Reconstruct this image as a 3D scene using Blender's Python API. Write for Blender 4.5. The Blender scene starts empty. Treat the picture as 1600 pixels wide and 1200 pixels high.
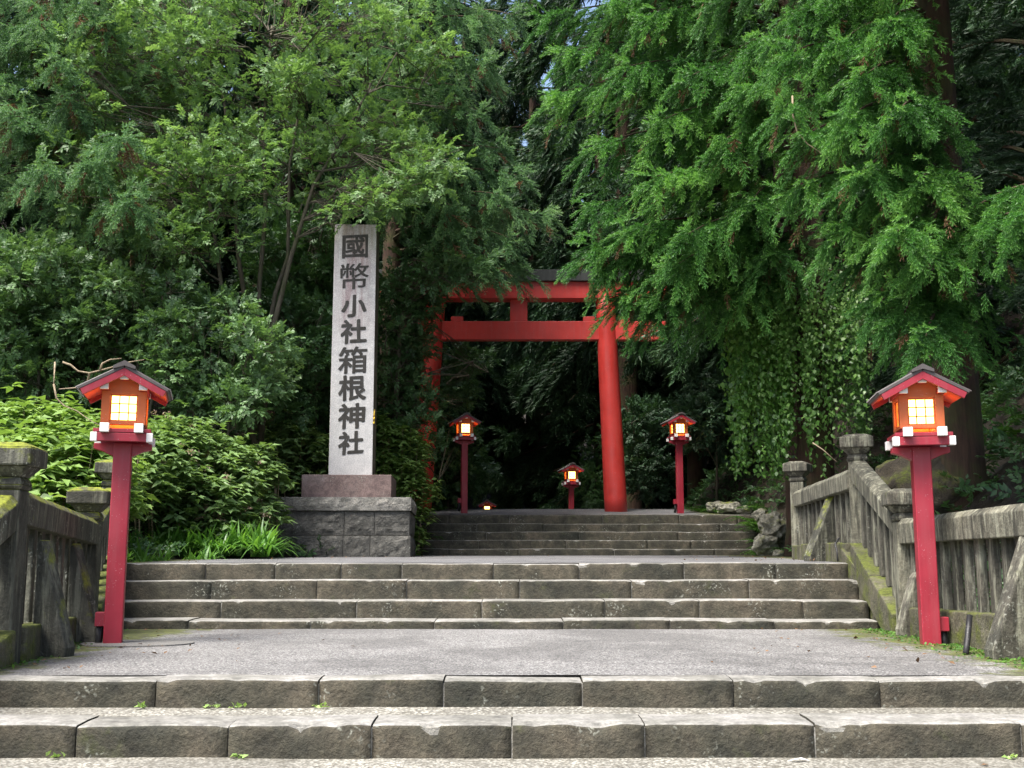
import bpy, math, random
import numpy as np
from mathutils import Vector, Matrix, noise

S = bpy.context.scene
COL = S.collection
R = math.radians
# ---------------------------------------------------------------- camera, sky, sun, exposure
EYE = 1.05
F = 1750.0
TILT = math.atan(270.0 / F)
cd = bpy.data.cameras.new('camera')
cam = bpy.data.objects.new('camera', cd); COL.objects.link(cam)
cd.sensor_width = 36.0; cd.lens = 36.0 * F / 1600.0
cd.clip_start = 0.05; cd.clip_end = 3000
cam.location = (0, 0, EYE); cam.rotation_euler = (R(90) + TILT, 0, 0)
S.camera = cam
SUN_EL, SUN_AZ = R(62), R(-136)      # azimuth measured from +Y (into the picture) clockwise: behind the camera, to the left
W = bpy.data.worlds.new('World'); S.world = W; W.use_nodes = True
wn = W.node_tree.nodes; wl = W.node_tree.links
sky = wn.new('ShaderNodeTexSky'); sky.sky_type = 'NISHITA'; sky.sun_disc = False
sky.sun_elevation = SUN_EL; sky.sun_rotation = SUN_AZ
sky.air_density = 1.0; sky.dust_density = 4.0; sky.ozone_density = 1.0
wl.new(sky.outputs['Color'], wn['Background'].inputs['Color'])
wn['Background'].inputs['Strength'].default_value = 0.15
sl = bpy.data.lights.new('sun', 'SUN'); sl.energy = 3.3; sl.angle = R(28); sl.color = (1.0, 0.96, 0.9)
so = bpy.data.objects.new('sun', sl); COL.objects.link(so)
sdir = Vector((math.sin(SUN_AZ) * math.cos(SUN_EL), math.cos(SUN_AZ) * math.cos(SUN_EL), math.sin(SUN_EL)))
so.rotation_euler = sdir.to_track_quat('Z', 'Y').to_euler()
so.location = (-10, -20, 40)
S.view_settings.view_transform = 'Standard'; S.view_settings.look = 'None'
S.view_settings.gamma = 1.0; S.view_settings.exposure = 1.28
S.cycles.use_denoising = True
S.cycles.max_bounces = 8; S.cycles.diffuse_bounces = 4; S.cycles.transmission_bounces = 4
S.cycles.sample_clamp_indirect = 6.0
S.cycles.use_light_tree = True

# ---------------------------------------------------------------- layout helper: photo measurement -> world point at a real depth
CT, ST = math.cos(TILT), math.sin(TILT)
def P(px, py, D):
    u = (px - 800.0) / F; v = (600.0 - py) / F
    dy = CT - v * ST; dz = ST + v * CT
    t = D / dy
    return Vector((u * t, D, EYE + dz * t))
def ZP(py, D): return P(800, py, D).z
def PPM(D, z=EYE): return F / (D * CT + (z - EYE) * ST)

# ---------------------------------------------------------------- materials
def newmat(name):
    m = bpy.data.materials.new(name); m.use_nodes = True
    nt = m.node_tree; return m, nt, nt.nodes['Principled BSDF']
def nd(nt, typ, **kw):
    n = nt.nodes.new(typ)
    for k, v in kw.items(): setattr(n, k, v)
    return n
def tex_noise(nt, scale, detail=4, rough=0.6, vec=None, dist=0.0):
    n = nd(nt, 'ShaderNodeTexNoise'); n.inputs['Scale'].default_value = scale
    n.inputs['Detail'].default_value = detail; n.inputs['Roughness'].default_value = rough
    n.inputs['Distortion'].default_value = dist
    if vec is not None: nt.links.new(vec, n.inputs['Vector'])
    return n.outputs['Fac']
def ramp(nt, fac, stops):
    r = nd(nt, 'ShaderNodeValToRGB'); nt.links.new(fac, r.inputs['Fac'])
    el = r.color_ramp.elements
    while len(el) < len(stops): el.new(0.5)
    for e, (p, c) in zip(el, stops):
        e.position = p; e.color = (c[0], c[1], c[2], 1) if hasattr(c, '__len__') else (c, c, c, 1)
    return r.outputs['Color']
def mix(nt, fac, a, b, mode='MIX'):
    m = nd(nt, 'ShaderNodeMix', data_type='RGBA', blend_type=mode)
    for s, v in ((0, fac), (6, a), (7, b)):
        if hasattr(v, 'is_output'): nt.links.new(v, m.inputs[s])
        elif s == 0: m.inputs[0].default_value = v
        else: m.inputs[s].default_value = (v[0], v[1], v[2], 1)
    return m.outputs[2]
def bump(nt, bsdf, h, strength=0.5, dist=0.01):
    b = nd(nt, 'ShaderNodeBump'); b.inputs['Strength'].default_value = strength; b.inputs['Distance'].default_value = dist
    nt.links.new(h, b.inputs['Height']); nt.links.new(b.outputs['Normal'], bsdf.inputs['Normal'])
def pos(nt): return nd(nt, 'ShaderNodeNewGeometry').outputs['Position']
def scaled(nt, vec, s):
    m = nd(nt, 'ShaderNodeMapping'); nt.links.new(vec, m.inputs['Vector']); m.inputs['Scale'].default_value = s
    return m.outputs['Vector']
def add(nt, a, b, op='ADD'):
    m = nd(nt, 'ShaderNodeMath', operation=op)
    for i, v in ((0, a), (1, b)):
        if hasattr(v, 'is_output'): nt.links.new(v, m.inputs[i])
        else: m.inputs[i].default_value = v
    return m.outputs[0]

def stone_mat(name, c1, c2, c3, moss=0.0, lichen=0.0, streak=0.0, bs=0.6, bd=0.012, gr=1.0, mosscol=(0.09, 0.11, 0.012), rough=0.85, upmoss=0.0):
    m, nt, b = newmat(name); p = pos(nt)
    f1 = tex_noise(nt, 2.3 * gr, 6, 0.65, p); f2 = tex_noise(nt, 45 * gr, 3, 0.7, p); f3 = tex_noise(nt, 9 * gr, 5, 0.7, p)
    col = ramp(nt, f1, [(0.3, c1), (0.5, c2), (0.72, c3)])
    col = mix(nt, 0.75, col, ramp(nt, f3, [(0.32, 0.45), (0.68, 1.4)]), 'MULTIPLY')
    col = mix(nt, 0.6, col, ramp(nt, f2, [(0.3, 0.5), (0.7, 1.5)]), 'MULTIPLY')
    if streak:
        fs = tex_noise(nt, 1.0, 5, 0.7, scaled(nt, p, (16, 16, 1.6)))
        col = mix(nt, ramp(nt, fs, [(0.5, 0.0), (0.62, streak)]), col, (0.28, 0.28, 0.21))
        fs2 = tex_noise(nt, 1.0, 4, 0.7, scaled(nt, p, (11, 11, 0.9)))
        col = mix(nt, ramp(nt, fs2, [(0.5, 0.0), (0.6, 0.8)]), col, (0.03, 0.03, 0.022))
    if lichen:
        v = nd(nt, 'ShaderNodeTexVoronoi'); v.inputs['Scale'].default_value = 26
        wv = nd(nt, 'ShaderNodeTexNoise'); wv.inputs['Scale'].default_value = 18; nt.links.new(p, wv.inputs['Vector']); wv2 = nd(nt, 'ShaderNodeVectorMath', operation='MULTIPLY_ADD'); nt.links.new(wv.outputs['Color'], wv2.inputs[0]); wv2.inputs[1].default_value = (.12, .12, .12); nt.links.new(p, wv2.inputs[2]); nt.links.new(wv2.outputs[0], v.inputs['Vector'])
        fl = tex_noise(nt, 3.1, 3, 0.5, p)
        spot = add(nt, ramp(nt, v.outputs['Distance'], [(0.12, 1.0), (0.34, 0.0)]), ramp(nt, fl, [(0.54, 0.0), (0.68, 0.8)]), 'MULTIPLY')
        col = mix(nt, add(nt, spot, lichen, 'MULTIPLY'), col, (0.45, 0.47, 0.40))
    if moss or upmoss:
        fm = tex_noise(nt, 4.0, 6, 0.7, p)
        g = nd(nt, 'ShaderNodeNewGeometry'); sx = nd(nt, 'ShaderNodeSeparateXYZ'); nt.links.new(g.outputs['Normal'], sx.inputs[0])
        up = add(nt, add(nt, sx.outputs['Z'], 0.0, 'MAXIMUM'), upmoss, 'MULTIPLY')
        t = add(nt, add(nt, fm, up), moss)
        fac = ramp(nt, t, [(0.56, 0.0), (0.72, 1.0)])
        mc = ramp(nt, tex_noise(nt, 30, 3, 0.6, p), [(0.3, tuple(x * 0.5 for x in mosscol)), (0.7, tuple(x * 1.6 for x in mosscol))])
        col = mix(nt, fac, col, mc)
    nt.links.new(col, b.inputs['Base Color']); b.inputs['Roughness'].default_value = rough
    bump(nt, b, add(nt, add(nt, f2, 0.5, 'MULTIPLY'), f3), bs, bd)
    return m

def paint_mat(name, c, rough=0.35, var=0.18):
    m, nt, b = newmat(name); p = pos(nt)
    f = tex_noise(nt, 3.0, 6, 0.6, p)
    col = mix(nt, 1.0, c, ramp(nt, f, [(0.3, 1 - var), (0.7, 1 + var)]), 'MULTIPLY')
    f2 = tex_noise(nt, 38, 5, 0.7, scaled(nt, p, (1, 1, 0.35)))
    col = mix(nt, ramp(nt, f2, [(0.66, 0.0), (0.74, 0.55)]), col, tuple(x * 0.35 for x in c))
    f4 = tex_noise(nt, 95, 2, 0.5, p); f5 = tex_noise(nt, 7, 3, 0.5, p)
    chip = add(nt, ramp(nt, f4, [(0.68, 0.0), (0.70, 1.0)]), ramp(nt, f5, [(0.5, 0.0), (0.6, 0.8)]), 'MULTIPLY')
    col = mix(nt, chip, col, tuple(0.35 + 0.4 * x for x in c))
    f6 = tex_noise(nt, 1.0, 4, 0.65, scaled(nt, p, (14, 14, 1.1)))
    col = mix(nt, ramp(nt, f6, [(0.45, 0.0), (0.75, 0.45)]), col, tuple(0.06 + 0.75 * x for x in c))
    nt.links.new(col, b.inputs['Base Color']); b.inputs['Roughness'].default_value = rough
    nt.links.new(ramp(nt, f, [(0.3, rough), (0.7, rough + 0.2)]), b.inputs['Roughness'])
    bump(nt, b, f2, 0.15, 0.004)
    return m

def leaf_mat(name, c1, c2, c3, trans=0.3, rough=0.45, spec=0.5, big=0.5):
    m, nt, b = newmat(name)
    a = nd(nt, 'ShaderNodeAttribute', attribute_name='tint')
    p = pos(nt); f = tex_noise(nt, big, 3, 0.5, p)
    t = add(nt, add(nt, a.outputs['Fac'], 0.6, 'MULTIPLY'), add(nt, f, 0.5, 'MULTIPLY'))
    col = ramp(nt, t, [(0.2, c1), (0.55, c2), (0.85, c3)])
    nt.links.new(col, b.inputs['Base Color']); b.inputs['Roughness'].default_value = rough
    b.inputs['Specular IOR Level'].default_value = spec
    tr = nd(nt, 'ShaderNodeBsdfTranslucent'); nt.links.new(mix(nt, 1.0, col, (1.25, 1.3, 0.6), 'MULTIPLY'), tr.inputs['Color'])
    ms = nd(nt, 'ShaderNodeMixShader'); ms.inputs[0].default_value = trans
    nt.links.new(b.outputs[0], ms.inputs[1]); nt.links.new(tr.outputs[0], ms.inputs[2])
    nt.links.new(ms.outputs[0], nt.nodes['Material Output'].inputs['Surface'])
    return m

def bark_mat(name, c1, c2, moss=0.0):
    m, nt, b = newmat(name); p = pos(nt)
    f = tex_noise(nt, 1.0, 6, 0.7, scaled(nt, p, (22, 22, 2.5)))
    col = ramp(nt, f, [(0.3, c1), (0.7, c2)])
    if moss:
        col = mix(nt, ramp(nt, tex_noise(nt, 2.5, 5, 0.6, p), [(0.45, 0.0), (0.65, moss)]), col, (0.06, 0.085, 0.02))
    nt.links.new(col, b.inputs['Base Color']); b.inputs['Roughness'].default_value = 0.9
    bump(nt, b, f, 0.8, 0.03)
    return m

M = {}
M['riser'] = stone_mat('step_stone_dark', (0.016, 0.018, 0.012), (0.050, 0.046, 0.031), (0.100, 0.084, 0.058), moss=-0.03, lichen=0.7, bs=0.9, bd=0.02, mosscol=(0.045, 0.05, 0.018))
M['tread'] = stone_mat('step_stone_worn_lit', (0.11, 0.108, 0.092), (0.21, 0.205, 0.185), (0.32, 0.31, 0.295), bs=0.4, bd=0.008)  # pale from wear, with skylight on the tops put into the colour
M['mortar'] = stone_mat('mortar', (0.16, 0.155, 0.14), (0.25, 0.24, 0.21), (0.38, 0.37, 0.33), gr=4)
M['granite'] = stone_mat('pale_granite', (0.36, 0.36, 0.38), (0.45, 0.44, 0.46), (0.52, 0.51, 0.52), gr=1.4, bs=0.25, bd=0.006)
M['redgranite'] = stone_mat('red_brown_granite', (0.13, 0.09, 0.085), (0.17, 0.12, 0.11), (0.21, 0.165, 0.155), lichen=0.6, bs=0.3)
M['rockblock'] = stone_mat('rough_block_stone', (0.045, 0.045, 0.04), (0.085, 0.083, 0.074), (0.15, 0.145, 0.128), lichen=0.8, moss=-0.1, bs=1.0, bd=0.04, mosscol=(0.06, 0.07, 0.03))
M['capstone'] = stone_mat('rough_cap_stone', (0.10, 0.098, 0.088), (0.19, 0.185, 0.165), (0.30, 0.285, 0.255), lichen=0.5, bs=1.0, bd=0.04)
M['fence'] = stone_mat('weathered_fence_stone', (0.035, 0.033, 0.025), (0.078, 0.073, 0.056), (0.15, 0.14, 0.11), moss=-0.05, upmoss=0.02, lichen=0.5, streak=0.8, bs=0.8, bd=0.015, mosscol=(0.06, 0.07, 0.02))
M['fence_pale'] = stone_mat('lichened_rail_stone', (0.055, 0.053, 0.038), (0.12, 0.115, 0.085), (0.23, 0.225, 0.165), moss=-0.06, lichen=0.5, streak=0.9, bs=0.8, bd=0.015, mosscol=(0.07, 0.08, 0.02))
M['fence_dark'] = stone_mat('dark_fence_stone', (0.025, 0.025, 0.02), (0.05, 0.05, 0.038), (0.10, 0.10, 0.08), moss=-0.06, upmoss=0.35, lichen=0.9, streak=0.4, bs=0.8, bd=0.015, mosscol=(0.14, 0.16, 0.01))
M['kerb'] = stone_mat('mossy_kerb_stone', (0.04, 0.042, 0.025), (0.085, 0.08, 0.05), (0.15, 0.14, 0.10), moss=0.08, upmoss=0.12, lichen=0.4, bs=0.9, bd=0.02, mosscol=(0.075, 0.09, 0.012))
M['rock'] = stone_mat('lichened_rock', (0.12, 0.12, 0.09), (0.30, 0.29, 0.23), (0.55, 0.54, 0.46), gr=2.2, moss=0.0, upmoss=0.06, lichen=0.8, bs=1.0, bd=0.05, mosscol=(0.15, 0.17, 0.02))
M['boulder'] = stone_mat('brown_boulder', (0.025, 0.021, 0.013), (0.05, 0.04, 0.025), (0.08, 0.065, 0.04), moss=0.03, upmoss=.1, bs=0.8, bd=0.04)
M['red'] = paint_mat('lantern_red_paint', (0.29, 0.016, 0.032))
M['orange'] = paint_mat('lantern_orange_red_paint', (0.48, 0.045, 0.025), 0.5)
M['bodywood'] = paint_mat('lantern_body_glow_orange', (0.60, 0.14, 0.035), 0.5)  # orange-red paint lightened by lantern glow put into the colour
M['torii'] = paint_mat('gate_vermilion_paint', (0.55, 0.038, 0.03), 0.4, 0.12)
M['white'] = paint_mat('white_paint', (0.78, 0.76, 0.74), 0.5, 0.05)
M['roofdark'] = paint_mat('dark_copper_roof', (0.07, 0.06, 0.058), 0.5, 0.2)
M['toriitop'] = paint_mat('gate_dark_top', (0.028, 0.032, 0.03), 0.6, 0.3)
M['black'] = paint_mat('black_rubber', (0.012, 0.012, 0.013), 0.5, 0.1)
M['ink'] = paint_mat('black_lettering', (0.022, 0.02, 0.017), 0.7, 0.3)
M['yellow'] = paint_mat('yellow_tag', (0.75, 0.5, 0.03), 0.5, 0.2)
M['bark'] = bark_mat('cedar_bark', (0.025, 0.014, 0.009), (0.085, 0.045, 0.028), 0.5)
M['bark_grey'] = bark_mat('grey_bark', (0.05, 0.042, 0.03), (0.15, 0.13, 0.095), 0.4)
M['twig'] = bark_mat('pale_twig', (0.18, 0.14, 0.09), (0.36, 0.29, 0.19))
M['soil'] = stone_mat('forest_soil', (0.012, 0.010, 0.006), (0.03, 0.022, 0.012), (0.05, 0.035, 0.018), moss=-0.02, bs=1, bd=0.05, mosscol=(0.02, 0.03, 0.006))
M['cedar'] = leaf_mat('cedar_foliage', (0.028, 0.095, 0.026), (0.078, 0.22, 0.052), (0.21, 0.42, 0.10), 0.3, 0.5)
M['cedar_left'] = leaf_mat('cedar_foliage_soft', (0.06, 0.13, 0.065), (0.13, 0.26, 0.12), (0.27, 0.42, 0.20), 0.28, 0.55)  # paler cedar green, the upper-left glare put into the colour
M['cedar_shaded'] = leaf_mat('cedar_foliage_shaded', (0.018, 0.045, 0.026), (0.038, 0.09, 0.04), (0.07, 0.145, 0.055), 0.2, 0.55)  # darker copy of the cedar green, forest shade put into the colour
M['cedar_brown'] = leaf_mat('withered_cedar_foliage', (0.07, 0.035, 0.018), (0.14, 0.075, 0.035), (0.22, 0.13, 0.07), 0.15, 0.7)
M['leaf_light'] = leaf_mat('fresh_broad_leaf', (0.08, 0.155, 0.06), (0.18, 0.31, 0.12), (0.33, 0.48, 0.22), 0.38, 0.5, 0.4, 0.35)  # light leaf green, raised further with upper-left glare put into the colour
M['leaf_ever'] = leaf_mat('glossy_evergreen_leaf', (0.035, 0.09, 0.035), (0.08, 0.17, 0.06), (0.18, 0.30, 0.12), 0.25, 0.42, 0.5, 0.5)
M['leaf_mid'] = leaf_mat('evergreen_leaf_mid', (0.06, 0.12, 0.05), (0.14, 0.25, 0.10), (0.28, 0.42, 0.19), 0.3, 0.42, 0.5, 0.5)
M['leaf_hyd'] = leaf_mat('hydrangea_leaf', (0.11, 0.19, 0.05), (0.23, 0.36, 0.10), (0.42, 0.55, 0.22), 0.3, 0.45, 0.4, 0.8)
M['leaf_hyd2'] = leaf_mat('darker_hydrangea_leaf', (0.09, 0.16, 0.055), (0.19, 0.30, 0.11), (0.36, 0.48, 0.22), 0.3, 0.45, 0.4, 0.8)
M['blade'] = leaf_mat('strap_leaf', (0.04, 0.12, 0.02), (0.09, 0.22, 0.04), (0.18, 0.36, 0.07), 0.35, 0.4)
M['ivy'] = leaf_mat('ivy_leaf', (0.04, 0.11, 0.02), (0.10, 0.24, 0.04), (0.26, 0.44, 0.12), 0.3, 0.4, 0.6)
M['fern'] = leaf_mat('fern_frond', (0.03, 0.08, 0.014), (0.06, 0.15, 0.025), (0.12, 0.25, 0.04), 0.3, 0.5)
M['flower'] = leaf_mat('dried_flower_head', (0.16, 0.11, 0.07), (0.30, 0.20, 0.16), (0.42, 0.33, 0.26), 0.2, 0.8)

def asphalt_mat(name, base, speck, gravel=1.0, edge=None):
    m, nt, b = newmat(name); p = pos(nt)
    v = nd(nt, 'ShaderNodeTexVoronoi'); v.inputs['Scale'].default_value = 75 / gravel; nt.links.new(p, v.inputs['Vector'])
    f = tex_noise(nt, 1.1, 5, 0.65, p); f2 = tex_noise(nt, 140, 2, 0.7, p)
    col = mix(nt, ramp(nt, v.outputs['Color'], [(0.25, 0.0), (0.75, 1.0)]), base, speck)
    col = mix(nt, 0.8, col, ramp(nt, v.outputs['Distance'], [(0.1, 1.3), (0.7, 0.4)]), 'MULTIPLY')
    col = mix(nt, 0.8, col, ramp(nt, f, [(0.3, 0.72), (0.7, 1.18)]), 'MULTIPLY')
    col = mix(nt, 0.5, col, ramp(nt, f2, [(0.3, 0.6), (0.7, 1.4)]), 'MULTIPLY')
    f7 = tex_noise(nt, 0.55, 6, 0.7, p, 0.6)
    col = mix(nt, ramp(nt, f7, [(0.46, 0.0), (0.56, 0.45)]), col, tuple(x * 0.55 for x in base))
    if edge:                                    # moss creeping in along the edges of the paving
        sp = nd(nt, 'ShaderNodeSeparateXYZ'); nt.links.new(p, sp.inputs[0])
        ax = add(nt, sp.outputs['X'], 0, 'ABSOLUTE')
        t = add(nt, add(nt, ax, edge, 'SUBTRACT'), add(nt, tex_noise(nt, 3.5, 6, 0.7, p), 1.6, 'MULTIPLY'))
        fac = ramp(nt, t, [(0.78, 0.0), (1.0, 0.9)])
        col = mix(nt, fac, col, ramp(nt, tex_noise(nt, 12, 4, 0.7, p), [(0.35, (0.045, 0.035, 0.02)), (0.5, (0.07, 0.085, 0.015)), (0.7, (0.14, 0.15, 0.02))]))
    nt.links.new(col, b.inputs['Base Color']); b.inputs['Roughness'].default_value = 0.8
    bump(nt, b, v.outputs['Distance'], 0.6, 0.006)
    return m
M['asphalt'] = asphalt_mat('speckled_asphalt', (0.10, 0.098, 0.096), (0.38, 0.375, 0.365), 0.8, 2.95)
M['gravel'] = asphalt_mat('gravel_concrete', (0.17, 0.16, 0.13), (0.42, 0.41, 0.36), 1.2, 3.4)
M['asphalt_far'] = asphalt_mat('grey_asphalt', (0.11, 0.11, 0.113), (0.27, 0.27, 0.275), 0.8, 4.2)

M['concrete'] = asphalt_mat('smooth_concrete', (0.17, 0.165, 0.155), (0.26, 0.255, 0.24), 0.5)
m, nt, b = newmat('glowing_paper')
em = nd(nt, 'ShaderNodeEmission'); em.inputs['Color'].default_value = (1.0, 0.58, 0.13, 1); em.inputs['Strength'].default_value = 5.0
nt.links.new(em.outputs[0], nt.nodes['Material Output'].inputs['Surface']); M['glow'] = m
m, nt, b = newmat('moss_stain_granite')                 # the pale pillar, reddish stains running down its upper half
p = nd(nt, 'ShaderNodeTexCoord').outputs['Object']
f = tex_noise(nt, 1.0, 5, 0.65, scaled(nt, p, (9, 9, 1.3))); f2 = tex_noise(nt, 60, 3, 0.7, p); f3 = tex_noise(nt, 6, 5, 0.7, p)
sp = nd(nt, 'ShaderNodeSeparateXYZ'); nt.links.new(p, sp.inputs[0])
col = ramp(nt, f3, [(0.3, (0.40, 0.40, 0.40)), (0.7, (0.56, 0.55, 0.54))])
hz = ramp(nt, add(nt, sp.outputs['Z'], 0.2, 'MULTIPLY'), [(0.42, 0.0), (0.62, 0.8), (0.85, 1.0)])
cx = ramp(nt, add(nt, sp.outputs['X'], 0, 'ABSOLUTE'), [(0.12, 1.0), (0.34, 0.35)])
col = mix(nt, add(nt, add(nt, ramp(nt, f, [(0.38, 0.1), (0.58, 0.95)]), hz, 'MULTIPLY'), cx, 'MULTIPLY'), col, (0.22, 0.145, 0.155))
topf = ramp(nt, add(nt, sp.outputs['Z'], 0.2, 'MULTIPLY'), [(0.80, 0.0), (0.98, 0.8)])
col = mix(nt, add(nt, ramp(nt, f, [(0.38, 0.2), (0.62, 0.9)]), topf, 'MULTIPLY'), col, (0.22, 0.19, 0.12))
col = mix(nt, 0.8, col, ramp(nt, f2, [(0.3, 0.5), (0.7, 1.35)]), 'MULTIPLY')
nt.links.new(col, b.inputs['Base Color']); b.inputs['Roughness'].default_value = 0.7; bump(nt, b, f2, 0.3, 0.005)
M['pillar'] = m
m = stone_mat('brown_side_granite', (0.09, 0.085, 0.05), (0.15, 0.135, 0.09), (0.22, 0.2, 0.15), streak=0.3, bs=0.4); M['pillarside'] = m  # darker brown granite on the pillar's two side faces

# ---------------------------------------------------------------- object helpers
def tag(o, label=None, cat=None, group=None, kind=None):
    if label: o['label'] = label
    if cat: o['category'] = cat
    if group: o['group'] = group
    if kind: o['kind'] = kind
    return o
def empty(name, loc=(0, 0, 0), rz=0):
    o = bpy.data.objects.new(name, None); COL.objects.link(o); o.location = loc; o.rotation_euler = (0, 0, rz)
    o.empty_display_size = 0.2; return o
def copy_tree(o, parent=None):
    c = o.copy(); COL.objects.link(c); c.parent = parent
    for ch in list(o.children): copy_tree(ch, c)
    return c
class MB:
    def __init__(s): s.v = []; s.f = []; s.mi = []
    def raw(s, vs, fs, mi=0):
        n = len(s.v); s.v += [tuple(v) for v in vs]
        for k, f in enumerate(fs): s.f.append(tuple(i + n for i in f)); s.mi.append(mi if not hasattr(mi, '__len__') else mi[k])
        return s
    def box(s, c, d, mi=0, mat=None):
        hx, hy, hz = d[0] / 2, d[1] / 2, d[2] / 2
        vs = [Vector((x * hx, y * hy, z * hz)) for x in (-1, 1) for y in (-1, 1) for z in (-1, 1)]
        if mat is not None: vs = [mat @ v for v in vs]
        vs = [v + Vector(c) for v in vs]
        return s.raw(vs, [(0, 1, 3, 2), (4, 6, 7, 5), (0, 4, 5, 1), (2, 3, 7, 6), (0, 2, 6, 4), (1, 5, 7, 3)], mi)
    def frustum(s, c, b, t, h, mi=0):           # base (w,d), top (w,d)
        x, y, z = c
        vs = [(x - b[0] / 2, y - b[1] / 2, z), (x + b[0] / 2, y - b[1] / 2, z), (x + b[0] / 2, y + b[1] / 2, z), (x - b[0] / 2, y + b[1] / 2, z),
              (x - t[0] / 2, y - t[1] / 2, z + h), (x + t[0] / 2, y - t[1] / 2, z + h), (x + t[0] / 2, y + t[1] / 2, z + h), (x - t[0] / 2, y + t[1] / 2, z + h)]
        return s.raw(vs, [(3, 2, 1, 0), (4, 5, 6, 7), (0, 1, 5, 4), (1, 2, 6, 5), (2, 3, 7, 6), (3, 0, 4, 7)], mi)
    def prism(s, prof, a, b, mi=0):             # closed polygon prof swept from vector fn a to b ; prof points are Vectors, offset a / b
        n = len(prof); vs = [Vector(p) + Vector(a) for p in prof] + [Vector(p) + Vector(b) for p in prof]
        fs = [tuple(range(n - 1, -1, -1)), tuple(range(n, 2 * n))] + [(i, (i + 1) % n, n + (i + 1) % n, n + i) for i in range(n)]
        return s.raw(vs, fs, mi)
    def tube(s, pts, rad, n=8, mi=0, cap=True):
        pts = [Vector(p) for p in pts]; rs = rad if hasattr(rad, '__len__') else [rad] * len(pts)
        base = len(s.v); up = Vector((0, 0, 1))
        prev = None
        for i, p in enumerate(pts):
            d = (pts[min(i + 1, len(pts) - 1)] - pts[max(i - 1, 0)]).normalized()
            if prev is None:
                a = d.cross(up if abs(d.z) < 0.9 else Vector((1, 0, 0))).normalized()
            else:
                a = (prev - d * prev.dot(d)).normalized()
            prev = a; bb = d.cross(a)
            for k in range(n):
                t = 2 * math.pi * k / n
                s.v.append(tuple(p + (a * math.cos(t) + bb * math.sin(t)) * rs[i]))
        for i in range(len(pts) - 1):
            for k in range(n):
                q = base + i * n
                s.f.append((q + k, q + (k + 1) % n, q + n + (k + 1) % n, q + n + k)); s.mi.append(mi)
        if cap:
            s.f.append(tuple(base + k for k in range(n - 1, -1, -1))); s.mi.append(mi)
            q = base + (len(pts) - 1) * n
            s.f.append(tuple(q + k for k in range(n))); s.mi.append(mi)
        return s
    def build(s, name, mats, parent=None, bevel=0.0, smooth=False, loc=None, seg=2):
        me = bpy.data.meshes.new(name); me.from_pydata(s.v, [], s.f); 
        for mm in (mats if isinstance(mats, (list, tuple)) else [mats]): me.materials.append(mm)
        me.polygons.foreach_set('material_index', s.mi)
        if smooth: me.polygons.foreach_set('use_smooth', [True] * len(s.f))
        me.update()
        o = bpy.data.objects.new(name, me); COL.objects.link(o)
        if parent is not None: o.parent = parent
        if loc is not None: o.location = loc
        if bevel:
            bm = o.modifiers.new('bevel', 'BEVEL'); bm.width = bevel; bm.segments = seg; bm.limit_method = 'ANGLE'
        return o

def np_obj(name, V, Fc, mat, tint=None, parent=None, smooth=False, mi=None):
    """mesh object from numpy arrays: V (n,3), Fc (m,k) with k = 3 or 4"""
    me = bpy.data.meshes.new(name); k = Fc.shape[1]
    me.vertices.add(len(V)); me.vertices.foreach_set('co', np.ascontiguousarray(V, dtype=np.float32).ravel())
    me.loops.add(Fc.size); me.loops.foreach_set('vertex_index', np.ascontiguousarray(Fc, dtype=np.int32).ravel())
    me.polygons.add(len(Fc)); me.polygons.foreach_set('loop_start', np.arange(0, Fc.size, k, dtype=np.int32))
    me.polygons.foreach_set('loop_total', np.full(len(Fc), k, dtype=np.int32))
    for mm in (mat if isinstance(mat, (list, tuple)) else [mat]): me.materials.append(mm)
    if mi is not None: me.polygons.foreach_set('material_index', np.ascontiguousarray(mi, dtype=np.int32))
    if smooth: me.polygons.foreach_set('use_smooth', np.ones(len(Fc), dtype=bool))
    if tint is not None:
        at = me.attributes.new('tint', 'FLOAT', 'POINT'); at.data.foreach_set('value', np.ascontiguousarray(tint, dtype=np.float32))
    me.update(calc_edges=True)
    o = bpy.data.objects.new(name, me); COL.objects.link(o)
    if parent is not None: o.parent = parent
    return o

# ---------------------------------------------------------------- terrace heights
F1 = [(5.83, ZP(1130, 5.83)), (6.40, ZP(1062, 6.40))]
L1a, L1b = (6.62, ZP(1053.5, 6.62)), (11.2, ZP(983, 11.2))
F2 = [(11.2, ZP(969, 11.2)), (11.62, ZP(938, 11.62)), (12.04, ZP(906.5, 12.04)), (12.46, ZP(880, 12.46))]
L2a, L2b = (12.7, ZP(879, 12.7)), (23.5, ZP(868, 23.5))
F3 = [(23.5, ZP(857.5, 23.5)), (23.88, ZP(844, 23.88)), (24.26, ZP(831, 24.26)), (24.64, ZP(818, 24.64)), (25.02, ZP(804, 25.02))]
L3a, L3b = (25.02, ZP(804, 25.02)), (28.6, ZP(795.2, 28.6))
def lerp(a, b, t): return a + (b - a) * t
G0 = ZP(1184.5, 5.83)
def zc(y):
    if y < 5.83: return G0 if y > 3 else G0 - 0.06 * (3 - y)
    if y < 6.4: return F1[0][1]
    if y < 11.2: return lerp(L1a[1], L1b[1], (y - 6.4) / (11.2 - 6.4))
    if y < 12.7: return lerp(L1b[1] + 0.1, L2a[1], min(1, (y - 11.2) / 1.4))
    if y < 23.5: return lerp(L2a[1], L2b[1], (y - 12.7) / 10.8)
    if y < 25.1: return lerp(L2b[1] + 0.1, L3a[1], (y - 23.5) / 1.6)
    if y < 29.2: return lerp(L3a[1], L3b[1], min(1, (y - 25.02) / 3.58))
    return L3b[1] - 0.16 * (min(y, 40) - 29.2)

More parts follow.
